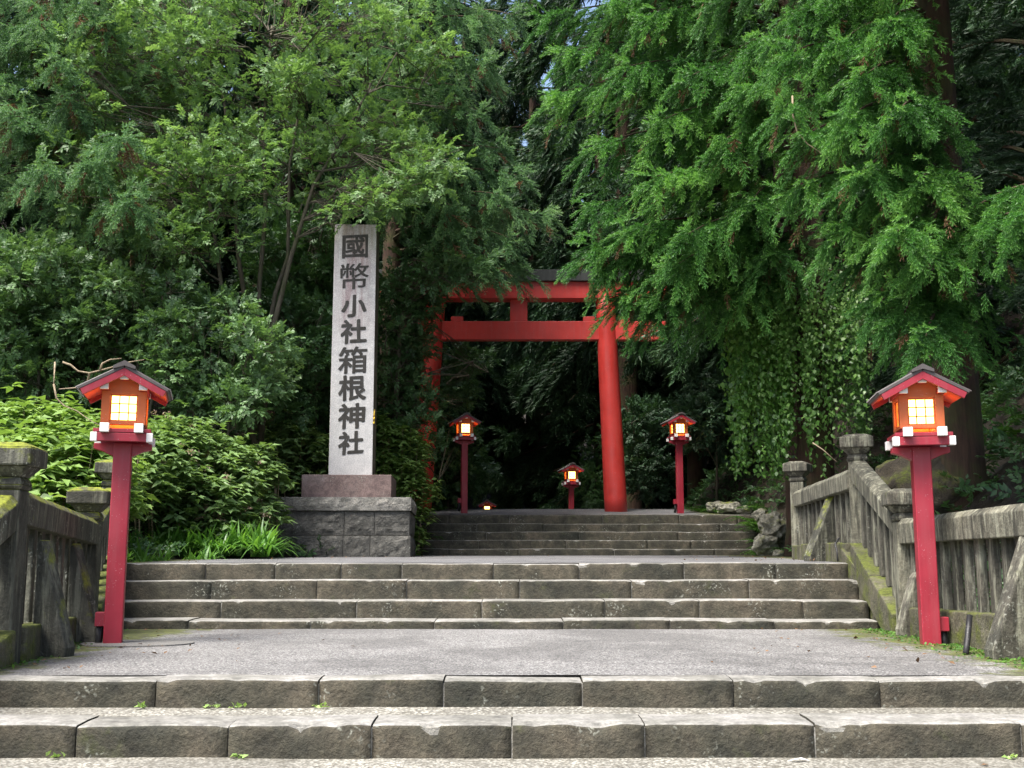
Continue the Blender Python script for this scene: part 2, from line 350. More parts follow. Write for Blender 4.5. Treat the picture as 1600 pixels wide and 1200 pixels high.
# ---------------------------------------------------------------- terrain
def xl(y):
    return float(np.interp(y, [0, 6, 7.3, 10.4, 12.5, 16, 18.3, 22, 26, 30, 36, 60], [-3.9, -3.6, -3.35, -3.95, -4.45, -4.6, -3.9, -2.2, -2.6, -2.8, -2.5, -1.5]))
def xr(y):
    return float(np.interp(y, [0, 6, 7.3, 10.5, 12.5, 16.7, 22, 25, 30, 36, 60], [3.9, 3.6, 3.55, 3.75, 3.92, 4.4, 5.25, 5.3, 4.2, 4.0, 6]))
def hill(x, y):
    z = zc(y) - 0.10
    a = xl(y); b_ = xr(y); s = 0.0
    if x < a: 
        s = a - x; k = float(np.interp(y, [0, 10, 16, 24], [0.12, 0.30, 0.42, 0.5])); z += k * s * min(1, s / 1.2) if s < 8 else k * 8 + 0.30 * (s - 8)
    elif x > b_:
        s = x - b_; k = float(np.interp(y, [0, 8, 16, 24], [0.35, 0.6, 0.75, 0.8])); z += k * s * min(1, s / 1.0) if s < 6 else k * 6 + 0.35 * (s - 6)
    if s == 0 and (10.9 < y < 12.95 or 23.2 < y < 25.4): z -= 0.32
    if y > 44: z += 0.42 * (y - 44)
    if s > 0.25: z += 0.35 * min(1, s) * noise.noise(Vector((x * 0.35, y * 0.35, 0))) + 0.08 * min(1, s) * noise.noise(Vector((x * 1.6, y * 1.6, 3)))
    return z
def grid_axis(lo, hi, fine_lo, fine_hi, df, dc):
    a = list(np.arange(fine_lo, fine_hi, df)); l = []; x = fine_lo; d = df
    while x > lo: d = min(d * 1.35, dc); x -= d; l.append(x)
    r = []; x = a[-1]; d = df
    while x < hi: d = min(d * 1.35, dc); x += d; r.append(x)
    return l[::-1] + a + r
gx = grid_axis(-400, 400, -12, 12, 0.3, 40); gy = grid_axis(-200, 420, 0, 42, 0.3, 40)
V = np.array([(x, y, min(hill(x, y), 60)) for y in gy for x in gx]); nx = len(gx)
idx = np.arange(len(V)).reshape(len(gy), nx)
Fq = np.stack([idx[:-1, :-1].ravel(), idx[:-1, 1:].ravel(), idx[1:, 1:].ravel(), idx[1:, :-1].ravel()], 1)
tag(np_obj('ground', V, Fq, M['soil'], smooth=True), 'dark mossy forest soil rising beside the stairs', kind='structure')

# ---------------------------------------------------------------- stairs and landings
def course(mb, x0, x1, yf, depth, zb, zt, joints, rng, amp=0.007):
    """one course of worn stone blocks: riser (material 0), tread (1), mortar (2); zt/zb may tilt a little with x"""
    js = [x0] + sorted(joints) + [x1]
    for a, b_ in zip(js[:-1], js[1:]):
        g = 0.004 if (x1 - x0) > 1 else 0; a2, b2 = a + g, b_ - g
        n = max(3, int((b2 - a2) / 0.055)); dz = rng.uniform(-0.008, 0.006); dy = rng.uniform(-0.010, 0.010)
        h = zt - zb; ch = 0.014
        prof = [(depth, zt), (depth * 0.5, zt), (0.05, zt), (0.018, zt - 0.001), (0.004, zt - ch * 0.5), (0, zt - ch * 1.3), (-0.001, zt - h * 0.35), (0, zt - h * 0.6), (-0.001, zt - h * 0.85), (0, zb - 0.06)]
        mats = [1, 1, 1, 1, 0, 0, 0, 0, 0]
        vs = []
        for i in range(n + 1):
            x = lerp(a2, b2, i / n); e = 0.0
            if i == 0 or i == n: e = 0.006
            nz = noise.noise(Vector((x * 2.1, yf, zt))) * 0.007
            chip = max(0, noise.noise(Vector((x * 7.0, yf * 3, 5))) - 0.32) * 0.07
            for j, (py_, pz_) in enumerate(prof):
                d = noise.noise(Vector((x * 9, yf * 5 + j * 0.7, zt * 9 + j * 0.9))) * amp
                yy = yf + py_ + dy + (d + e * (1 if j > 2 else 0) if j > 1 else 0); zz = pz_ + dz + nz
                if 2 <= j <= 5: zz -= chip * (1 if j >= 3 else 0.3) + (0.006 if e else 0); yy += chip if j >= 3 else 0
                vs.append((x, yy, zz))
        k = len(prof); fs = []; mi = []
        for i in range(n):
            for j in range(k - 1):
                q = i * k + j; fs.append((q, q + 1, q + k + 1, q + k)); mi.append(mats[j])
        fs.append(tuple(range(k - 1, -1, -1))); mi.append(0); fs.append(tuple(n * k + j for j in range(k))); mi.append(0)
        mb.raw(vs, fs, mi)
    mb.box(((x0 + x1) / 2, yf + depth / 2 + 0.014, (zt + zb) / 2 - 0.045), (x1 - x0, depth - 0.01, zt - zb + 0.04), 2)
def joints_px(xs, py, D): return [P(x, py, D).x for x in xs]
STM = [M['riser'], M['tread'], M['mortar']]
rng = np.random.default_rng(5)
def flight(label, rows):
    root = empty('stone_stairs', (0, rows[0][2], rows[0][4])); tag(root, label, 'stairs', kind='structure')
    for (x0, x1, yf, dep, zb, zt, js) in rows:
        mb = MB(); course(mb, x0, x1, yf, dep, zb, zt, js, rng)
        o = mb.build('step', STM, root); o.location = -root.location
        for p_ in o.data.polygons: p_.use_smooth = p_.material_index == 0 and len(p_.vertices) == 4
    return root
z10 = 0.0
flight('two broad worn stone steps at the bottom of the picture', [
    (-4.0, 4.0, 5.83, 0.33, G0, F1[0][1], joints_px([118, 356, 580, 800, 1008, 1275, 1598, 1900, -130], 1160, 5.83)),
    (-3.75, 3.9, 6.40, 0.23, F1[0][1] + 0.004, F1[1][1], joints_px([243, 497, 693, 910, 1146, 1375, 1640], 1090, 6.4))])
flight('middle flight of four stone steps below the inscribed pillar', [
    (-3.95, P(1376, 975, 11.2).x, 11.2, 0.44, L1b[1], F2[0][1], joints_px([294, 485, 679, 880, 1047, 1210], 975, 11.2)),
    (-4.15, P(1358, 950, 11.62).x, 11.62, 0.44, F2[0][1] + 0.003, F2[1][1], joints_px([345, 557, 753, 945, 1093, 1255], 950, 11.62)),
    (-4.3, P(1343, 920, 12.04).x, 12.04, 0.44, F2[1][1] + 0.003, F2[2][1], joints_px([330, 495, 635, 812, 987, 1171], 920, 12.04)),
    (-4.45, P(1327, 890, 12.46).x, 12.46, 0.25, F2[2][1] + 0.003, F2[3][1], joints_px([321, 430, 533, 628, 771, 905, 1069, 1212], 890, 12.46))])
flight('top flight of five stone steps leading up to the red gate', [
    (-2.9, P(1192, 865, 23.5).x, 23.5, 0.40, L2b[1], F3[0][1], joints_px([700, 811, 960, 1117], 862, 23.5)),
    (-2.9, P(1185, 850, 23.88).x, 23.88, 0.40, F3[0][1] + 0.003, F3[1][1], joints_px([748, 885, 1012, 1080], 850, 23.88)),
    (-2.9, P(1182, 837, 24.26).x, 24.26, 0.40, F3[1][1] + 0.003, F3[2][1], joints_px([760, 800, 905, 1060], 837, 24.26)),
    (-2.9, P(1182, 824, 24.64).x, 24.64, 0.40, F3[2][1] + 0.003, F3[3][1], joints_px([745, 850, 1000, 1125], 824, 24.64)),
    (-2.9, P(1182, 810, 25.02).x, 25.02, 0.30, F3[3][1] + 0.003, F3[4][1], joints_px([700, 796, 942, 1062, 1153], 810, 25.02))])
def sheet(name, label, rows, mat, n=40):
    """rows: (y, z, x0, x1)"""
    V = []; 
    for (y, z, a, b_) in rows:
        for i in range(n + 1):
            x = lerp(a, b_, i / n)
            V.append((x, y, z + 0.006 * noise.noise(Vector((x * 1.3, y * 1.3, 7)))))
    V = np.array(V); idx = np.arange(len(V)).reshape(len(rows), n + 1)
    Fq = np.stack([idx[:-1, :-1].ravel(), idx[:-1, 1:].ravel(), idx[1:, 1:].ravel(), idx[1:, :-1].ravel()], 1)
    return tag(np_obj(name, V, Fq, mat, smooth=True), label, kind='structure')
def rows_between(a, b_, xf0, xf1, n=14):
    return [(lerp(a[0], b_[0], i / n), lerp(a[1], b_[1], i / n), xf0(lerp(a[0], b_[0], i / n)), xf1(lerp(a[0], b_[0], i / n))) for i in range(n + 1)]
sheet('pavement', 'gravelly concrete pavement in the foreground', [(y, zc(min(y, 5.8)), -4.4, 4.4) for y in np.linspace(-6, 5.84, 30)], M['gravel'])
sheet('path', 'gravelly concrete tread between the two lowest steps', [(6.13, F1[0][1] - 0.010, -3.9, 3.9), (6.28, F1[0][1] - 0.004, -3.9, 3.9), (6.405, F1[0][1] + 0.004, -3.9, 3.9)], M['gravel'], 90)
def land(a, b_, f0, f1): return rows_between(a, b_, f0, f1)
sheet('path', 'speckled grey asphalt landing between the lantern posts', land((6.60, L1a[1] - 0.004), (11.21, L1b[1]), lambda y: xl(y) - 0.3, lambda y: xr(y) + 0.25), M['asphalt'])
sheet('path', 'upper grey landing in front of the inscribed pillar', land((12.68, L2a[1] - 0.003), (23.51, L2b[1]), lambda y: xl(y) - 0.1, lambda y: xr(y) + 0.1), M['asphalt_far'])
far_rows = land((25.28, L3a[1] + 0.012), (28.6, L3b[1]), lambda y: -2.7, lambda y: xr(y)) + [(y, zc(y), xl(y), xr(y)) for y in (29.4, 31, 34, 38, 42)]
sheet('path', 'far path under the red gate dropping away into the forest', far_rows, M['asphalt_far'])

# ---------------------------------------------------------------- stone balustrades
def post_cap_mb(w=0.36):
    mb = MB()
    mb.frustum((0, 0, 0), (0.20, 0.20), (0.24, 0.24), 0.03); mb.frustum((0, 0, 0.03), (0.235, 0.235), (0.19, 0.19), 0.05)
    mb.frustum((0, 0, 0.08), (0.19, 0.19), (w * 0.86, w * 0.86), 0.07); mb.frustum((0, 0, 0.15), (w, w), (w, w), 0.12); mb.frustum((0, 0, 0.27), (w - 0.002, w - 0.002), (w * 0.55, w * 0.55), 0.035)
    return mb
def balustrade(label, group, posts, runs, side, mat_rail, mat_bal, mat_post, mat_cap):
    """posts: (x,y,zbase,ztop,angle) ; runs: (i,j,rail_z_i,rail_z_j,n,kerb_zi,kerb_zj)"""
    root = empty('stone_balustrade', (posts[0][0], posts[0][1], posts[0][2])); tag(root, label, 'balustrade', group)
    inv = -Vector(root.location)
    for (x, y, zb, zt, a) in posts:
        mb = MB(); hsh = zt - 0.3 - zb
        mb.frustum((0, 0, -0.15), (0.22, 0.22), (0.2, 0.2), hsh + 0.15)
        o = mb.build('post', mat_post, root, 0.012); o.location = Vector((x, y, zb)) + inv; o.rotation_euler = (0, 0, a)
        c = post_cap_mb().build('cap', mat_cap, o, 0.012); c.location = (0, 0, hsh)
    for (i, j, rz0, rz1, n, k0, k1) in runs:
        a = Vector(posts[i][:2]).to_3d(); b_ = Vector(posts[j][:2]).to_3d(); d = (b_ - a); L = d.length; d.normalize()
        a2 = a + d * 0.10; b2 = b_ - d * 0.10; nrm = Vector((-d.y, d.x, 0))
        slope = (rz1 - rz0) / L
        z0 = rz0 + slope * 0.1; z1 = rz1 - slope * 0.1
        # rail: low pitched top, drawn as several slightly uneven segments
        mb = MB(); seg = 14; prof = [(-0.10, -0.20), (-0.105, -0.02), (-0.06, 0.03), (0.06, 0.03), (0.105, -0.02), (0.10, -0.20)]
        vs = []
        for s_ in range(seg + 1):
            t = s_ / seg; c = a2.lerp(b2, t); c.z = lerp(z0, z1, t) - 0.03
            for (u, w_) in prof:
                e = 0.006 * noise.noise(Vector((c.x * 5 + u * 20, c.y * 5, c.z * 5 + w_ * 20)))
                vs.append(c + nrm * (u + e) + Vector((0, 0, w_ + e)))
        k = len(prof); fs = []
        for s_ in range(seg):
            for q in range(k): fs.append((s_ * k + q, s_ * k + (q + 1) % k, (s_ + 1) * k + (q + 1) % k, (s_ + 1) * k + q))
        fs += [tuple(range(k - 1, -1, -1)), tuple(seg * k + q for q in range(k))]
        mb.raw(vs, fs); o = mb.build('rail', mat_rail, root, 0.008); o.location = inv
        # kerb
        mb = MB(); ns = max(2, int(L / 0.75))
        for s_ in range(ns):
            t0, t1 = s_ / ns + 0.004, (s_ + 1) / ns - 0.004; q0 = a2.lerp(b2, t0); q1 = a2.lerp(b2, t1); j0 = random.uniform(-0.012, 0.012)
            pr = [nrm * -0.15, nrm * -0.145 + Vector((0, 0, 1)), nrm * 0.145 + Vector((0, 0, 1)), nrm * 0.15]
            def lv(q, t, p_): 
                base = lerp(k0[0], k1[0], t); top = lerp(k0[1], k1[1], t) + j0
                return Vector((q.x + p_.x, q.y + p_.y, top if p_.z > 0.5 else base - 0.12))
            vs = [lv(q0, t0, p_) for p_ in pr] + [lv(q1, t1, p_) for p_ in pr]
            mb.raw(vs, [(3, 2, 1, 0), (4, 5, 6, 7), (0, 1, 5, 4), (1, 2, 6, 5), (2, 3, 7, 6), (3, 0, 4, 7)])
        o = mb.build('kerb', M['kerb'], root, 0.015); o.location = inv
        for s_ in range(n):
            t = (s_ + 0.5) / n; c = a2.lerp(b2, t)
            zt = lerp(z0, z1, t) - 0.2; zb = lerp(k0[1], k1[1], t) - 0.02
            mb = MB(); w_ = 0.10 + random.uniform(-0.008, 0.008)
            rot = Matrix.Rotation(math.atan2(d.y, d.x) + random.uniform(-0.03, 0.03), 3, 'Z')
            rot = rot @ Matrix.Rotation(random.uniform(-0.012, 0.012), 3, 'Y')
            mb.box((0, 0, 0), (w_, 0.06, zt - zb), 0, rot)
            o = mb.build('baluster', mat_bal, root, 0.01); o.location = Vector((c.x, c.y, (zt + zb) / 2)) + inv
    return root, inv
def buttress(root, inv, x, y, z, h, ang, w=0.46, th=0.13, top=0.10, mat=None):
    """leaning support slab: vertical against the fence, its long edge sloping towards the path (local -X is the fence side)"""
    prof = [(0, 0, -0.1), (w, 0, -0.1), (w + 0.01, 0, 0.06), (top, 0, h - 0.05), (top * 0.5, 0, h), (0, 0, h - 0.02)]
    mb = MB(); mb.prism(prof, (0, -th / 2, 0), (0, th / 2, 0)); o = mb.build('buttress', mat or M['fence_dark'], root, 0.014)
    o.location = Vector((x, y, z)) + inv; o.rotation_euler = (0, 0, ang)
    return o
random.seed(3)
zL = lambda y: zc(y)
pl = [(-3.12, 5.3, 0.0, 1.00, 0.0), (-3.27, 7.3, zL(7.3), ZP(694, 7.3), 0.1), (-3.90, 10.4, zL(10.4), ZP(763, 10.4), 0.2), (-4.48, 12.6, zL(12.7), ZP(720, 12.6) , 0.2)]
rootL, invL = balustrade('dark mossy stone balustrade on the left with leaning buttress slabs', 'stone balustrades', pl, [
    (0, 1, 0.72, ZP(765, 7.3), 7, (0.0, 0.2), (zL(7.3), zL(7.3) + 0.22)),
    (1, 2, ZP(762, 7.3), ZP(812, 10.4), 11, (zL(7.3), zL(7.3) + 0.22), (zL(10.4), zL(10.4) + 0.22)),
    (2, 3, ZP(812, 10.4), ZP(760, 12.6), 8, (zL(10.4), zL(10.4) + 0.22), (zL(12.7), zL(12.7) + 0.2))],
    -1, M['fence_dark'], M['fence_dark'], M['fence_dark'], M['fence_dark'])
buttress(rootL, invL, -3.30, 7.95, zL(7.9), 0.80, R(-8), 0.25, top=.05)
buttress(rootL, invL, -3.60, 9.3, zL(9.3), 0.80, R(-8), 0.26, top=.05)
pr = [(3.58, 7.0, zL(7.0), ZP(700, 7.0), -0.1), (3.66, 10.5, zL(10.5), ZP(765, 10.5), -0.15), (3.86, 12.5, zL(12.6), ZP(680, 12.5), -0.3), (4.26, 16.7, zL(16.7), ZP(722, 16.7), -0.5)]
rootR, invR = balustrade('grey lichen streaked stone balustrade on the right climbing the stairs', 'stone balustrades', pr, [
    (0, 1, ZP(775, 7.0), ZP(811, 10.5), 13, (zL(7.0), zL(7.0) + 0.30), (zL(10.5), zL(10.5) + 0.24)),
    (1, 2, ZP(800, 10.5), ZP(716, 12.5), 7, (zL(10.5) - 0.05, zL(10.5) + 0.18), (zL(12.6), zL(12.6) + 0.22)),
    (2, 3, ZP(731, 12.5), ZP(768, 16.7), 12, (zL(12.6), zL(12.6) + 0.22), (zL(16.7), zL(16.7) + 0.2))],
    1, M['fence_pale'], M['fence'], M['fence_pale'], M['fence'])
buttress(rootR, invR, 3.60, 7.75, zL(7.75), 0.86, R(188), 0.40, mat=M['fence'])
buttress(rootR, invR, 3.66, 10.15, zL(10.1), 0.56, R(188), 0.24, mat=M['fence'])
buttress(rootR, invR, 4.02, 14.0, zL(14.0), 0.80, R(196), 0.42, 0.16)
# lowest rail piece on the right runs on past the frame
mb = MB(); mb.box((0, 0, 0), (0.2, 1.6, 0.2)); o = mb.build('rail', M['fence_pale'], rootR, 0.01); o.location = Vector((3.58, 6.05, 0.98)) + invR; o.rotation_euler = (R(18), 0, 0)
# black drain hose behind the near right buttress
mb = MB(); mb.tube([P(1515, 962, 8.2), P(1513, 985, 8.15), P(1511, 1006, 8.1), P(1509, 1022, 8.05)], 0.022, 8)
h_ = mb.build('rubber_hose', M['black'], smooth=True); tag(h_, 'short black rubber hose standing behind the pale leaning slab on the right', 'hose')
mb = MB(); mb.tube([P(1311, 841, 13.0), P(1305, 850, 12.95), P(1308, 862, 12.9), P(1309, 877, 12.85)], 0.012, 6)
tag(mb.build('cable', M['black'], smooth=True), 'thin black cable drooping down the mossy kerb beside the tall corner post', 'cable')
# sloping stringer beside the middle flight on the right, and on the left
for (xa, xb, nm) in ((3.62, 3.70, 'r'), (-3.92, -4.38, 'l')):
    mb = MB(); s_ = 1 if nm == 'r' else -1
    y0, y1 = 10.75, 12.75; z0, z1 = zL(10.7) + 0.10, zL(12.7) + 0.16
    vs = [(xa, y0, z0 - 0.6), (xa, y0, z0), (xb, y1, z1), (xb, y1, z0 - 0.6), (xa + 0.14 * s_, y0, z0 - 0.6), (xa + 0.14 * s_, y0, z0), (xb + 0.14 * s_, y1, z1), (xb + 0.14 * s_, y1, z0 - 0.6)]
    mb.raw(vs, [(0, 1, 2, 3), (7, 6, 5, 4), (0, 4, 5, 1), (1, 5, 6, 2), (2, 6, 7, 3), (3, 7, 4, 0)])
    o = mb.build('stringer', M['kerb'], rootR if nm == 'r' else rootL, 0.012); o.location = invR if nm == 'r' else invL

# ---------------------------------------------------------------- inscribed pillar
MD = 20.0
def px2m(px, D=MD): return px / PPM(D, EYE + 2)
mroot = empty('stone_monument', P(546, 868.5, MD) , R(2.8)); tag(mroot, 'tall pale stone pillar carved with eight black characters on a rough block base', 'stone pillar')
mroot.location.y = MD; mroot.location.x -= 0.05
zb = mroot.location.z
def zrel(py): return ZP(py, MD) - zb
s = px2m
xoff = lambda px: (px - 546) / PPM(MD, ZP(800, MD))
# base blocks: two courses, rough faced
rr = np.random.default_rng(8)
def rough_block(name, x0, x1, y0, y1, z0, z1, parent, mat, amp, batter=0.0, res=0.035, seed=0):
    vs = []; fs = []
    nx_ = max(3, int((x1 - x0) / res)); ny_ = max(3, int((y1 - y0) / res)); nz_ = max(3, int((z1 - z0) / res))
    def face(fn, na, nb, flip, nrm):
        b0 = len(vs)
        for i in range(na + 1):
            for j in range(nb + 1):
                p_ = Vector(fn(i / na, j / nb)); e = min(i, na - i, j, nb - j)
                k = 0 if e == 0 else min(1, e / 2.5)
                d = noise.fractal(Vector((p_.x * 5 + seed * 7, p_.y * 5, p_.z * 5)), 0.9, 2.0, 4) * amp + amp * 0.6
                vs.append(p_ + Vector(nrm) * d * k)
        for i in range(na):
            for j in range(nb):
                q = b0 + i * (nb + 1) + j; f_ = (q, q + nb + 1, q + nb + 2, q + 1); fs.append(f_ if not flip else f_[::-1])
    bt = lambda w: batter * (1 - w)
    face(lambda u, w: (lerp(x0, x1, u), y0 - bt(w), lerp(z0, z1, w)), nx_, nz_, False, (0, -1, 0))
    face(lambda u, w: (lerp(x0, x1, u), y1, lerp(z0, z1, w)), nx_, nz_, True, (0, 1, 0))
    face(lambda u, w: (x0, lerp(y0 - bt(w), y1, u), lerp(z0, z1, w)), ny_, nz_, True, (-1, 0, 0))
    face(lambda u, w: (x1, lerp(y0 - bt(w), y1, u), lerp(z0, z1, w)), ny_, nz_, False, (1, 0, 0))
    face(lambda u, w: (lerp(x0, x1, u), lerp(y0, y1, w), z1), nx_, ny_, False, (0, 0, 0))
    mb = MB(); mb.raw(vs, fs); return mb.build(name, mat, parent)
bw = xoff(640) * 2 - 0.04; D_ = 2.2
zA, zB, zC = -0.1, zrel(836.5), zrel(798)
for (a, b_, z0, z1, sd) in ((431, 541, zB, zC, 1), (541, 588, zB, zC, 2), (588, 643, zB, zC, 3), (428, 540, zA, zB, 4), (540, 582, zA, zB, 5), (582, 645, zA, zB, 6)):
    rough_block('base_block', xoff(a) + 0.006, xoff(b_) - 0.006, 0.0 if z0 > 0 else -0.02, D_ * 0.5, z0 + (0.006 if z0 > 0 else 0), z1 - 0.006, mroot, M['rockblock'], 0.035, seed=sd)
for (z0, z1, sd) in ((zB, zC, 11), (zA, zB, 12)):
    for (a, b_) in ((431, 520), (520, 643)):
        rough_block('base_block', xoff(a) + 0.006, xoff(b_) - 0.006, D_ * 0.5 + 0.01, D_, z0 + (0.006 if z0 > 0 else 0), z1 - 0.006, mroot, M['rockblock'], 0.035, seed=sd)
        sd += 5
mb = MB(); mb.box((xoff(538), D_ / 2 + 0.01, zC / 2 - 0.02), (xoff(643) - xoff(431) - 0.06, D_ - 0.08, zC - 0.0)); mb.build('base_core', M['mortar'], mroot)
rough_block('cap_slab', xoff(425), xoff(645), -0.06, D_ + 0.06, zC + 0.002, zrel(777), mroot, M['capstone'], 0.03, seed=9)
yo = 0.28
mb = MB(); x0, x1 = xoff(470), xoff(612); mb.box(((x0 + x1) / 2, yo + (x1 - x0) / 2, (zrel(777) + zrel(740)) / 2 + 0.002), (x1 - x0, x1 - x0, zrel(740) - zrel(777) )); mb.build('plinth', M['redgranite'], mroot, 0.012)
# pillar
proot = MB(); x0, x1 = xoff(512) + 0.0, xoff(583); wd = x1 - x0; zt0, zt1 = zrel(739.3), ZP(350.5, MD + yo + 0.42) - zb
cxp = (x0 + x1) / 2; yp = yo + 0.42
tp = 0.985
hh = zt1 - zt0
vs = []
for k_, (w_, z) in enumerate(((wd, 0), (wd * tp, hh), )):
    for (sx, sy) in ((-1, -1), (1, -1), (1, 1), (-1, 1)): vs.append((sx * w_ / 2, sy * w_ / 2 + wd / 2, z))
vs.append((0, wd / 2, hh + 0.03))
proot.raw(vs, [(3, 2, 1, 0), (0, 1, 5, 4), (1, 2, 6, 5), (2, 3, 7, 6), (3, 0, 4, 7), (4, 5, 8), (5, 6, 8), (6, 7, 8), (7, 4, 8)], [0, 0, 1, 0, 1, 0, 0, 0, 0])
pil = proot.build('pillar', [M['pillar'], M['pillarside']], mroot, 0.008); pil.location = (cxp - 0.05, yp - 0.0, zt0)
def ztx(py): return ZP(py, MD + yp) - zb - zt0
cs = []
import bmesh
BMT = bmesh.new()
for ch, cy, h_px in zip("國幣小社箱根神社", (385, 431.5, 478, 518, 562.5, 606, 650, 692), (36, 40, 35, 38, 42, 40, 40, 37)):
    cu = bpy.data.curves.new('glyph', 'FONT'); cu.body = ch; cu.extrude = 0.02; cu.resolution_u = 3
    to = bpy.data.objects.new('glyph', cu); COL.objects.link(to); bpy.context.view_layer.update()
    me0 = bpy.data.meshes.new_from_object(to.evaluated_get(bpy.context.evaluated_depsgraph_get()))
    bpy.data.objects.remove(to)
    co = np.zeros(len(me0.vertices) * 3); me0.vertices.foreach_get('co', co); co = co.reshape(-1, 3)
    mn, mx = co.min(0), co.max(0); cc = (mn + mx) / 2; th_ = 0.0 if ch == '幣' else (0.009 if ch in (chr(0x570b), chr(0x7bb1)) else 0.014)
    hz_ = ztx(cy - h_px / 2) - ztx(cy + h_px / 2) - 2 * th_; wz = hz_ * {'國': 1.08, '小': 1.10}.get(ch, 1.06)
    for q, (sx, sz) in enumerate(((0, 0), (1, .5), (-1, -.5), (.4, 1), (-.4, -1), (.9, -.6), (-.9, .6)) if th_ else ((0, 0), (.6, .3), (-.6, -.3))):
        e_ = th_ or 0.010
        X = (co[:, 0] - cc[0]) / (mx[0] - mn[0]) * wz + sx * e_; Z = (co[:, 1] - cc[1]) / (mx[1] - mn[1]) * hz_ + sz * e_
        X = X + 0.006 * np.sin(Z * 40 + cy); Z = Z + 0.06 * X                     # a slight brush slant
        zc_ = ztx(cy); fr = (wd * (1 - tp) / 2) * (zc_ + Z) / hh
        out = np.stack([X, fr + np.where(co[:, 2] > 0, -0.006 - 0.0004 * q, 0.02), zc_ + Z], 1)
        me = me0.copy(); me.vertices.foreach_set('co', out.ravel()); BMT.from_mesh(me); bpy.data.meshes.remove(me)
    bpy.data.meshes.remove(me0)
me = bpy.data.meshes.new('inscription'); BMT.to_mesh(me); BMT.free(); me.materials.append(M['ink'])
o = bpy.data.objects.new('inscription', me); COL.objects.link(o); o.parent = pil; tag(o, 'eight black carved characters down the pillar face')
mb = MB(); 
for k_ in range(9):
    mb.box((wd / 2 + 0.004 + 0.004 * (k_ % 2), 0.03 + 0.02 * (k_ % 3), ztx(660) + 0.028 * k_), (0.03, 0.055, 0.032), 0, Matrix.Rotation(k_ * 1.3, 3, 'X') )
mb.build('yellow_tag', M['yellow'], pil)

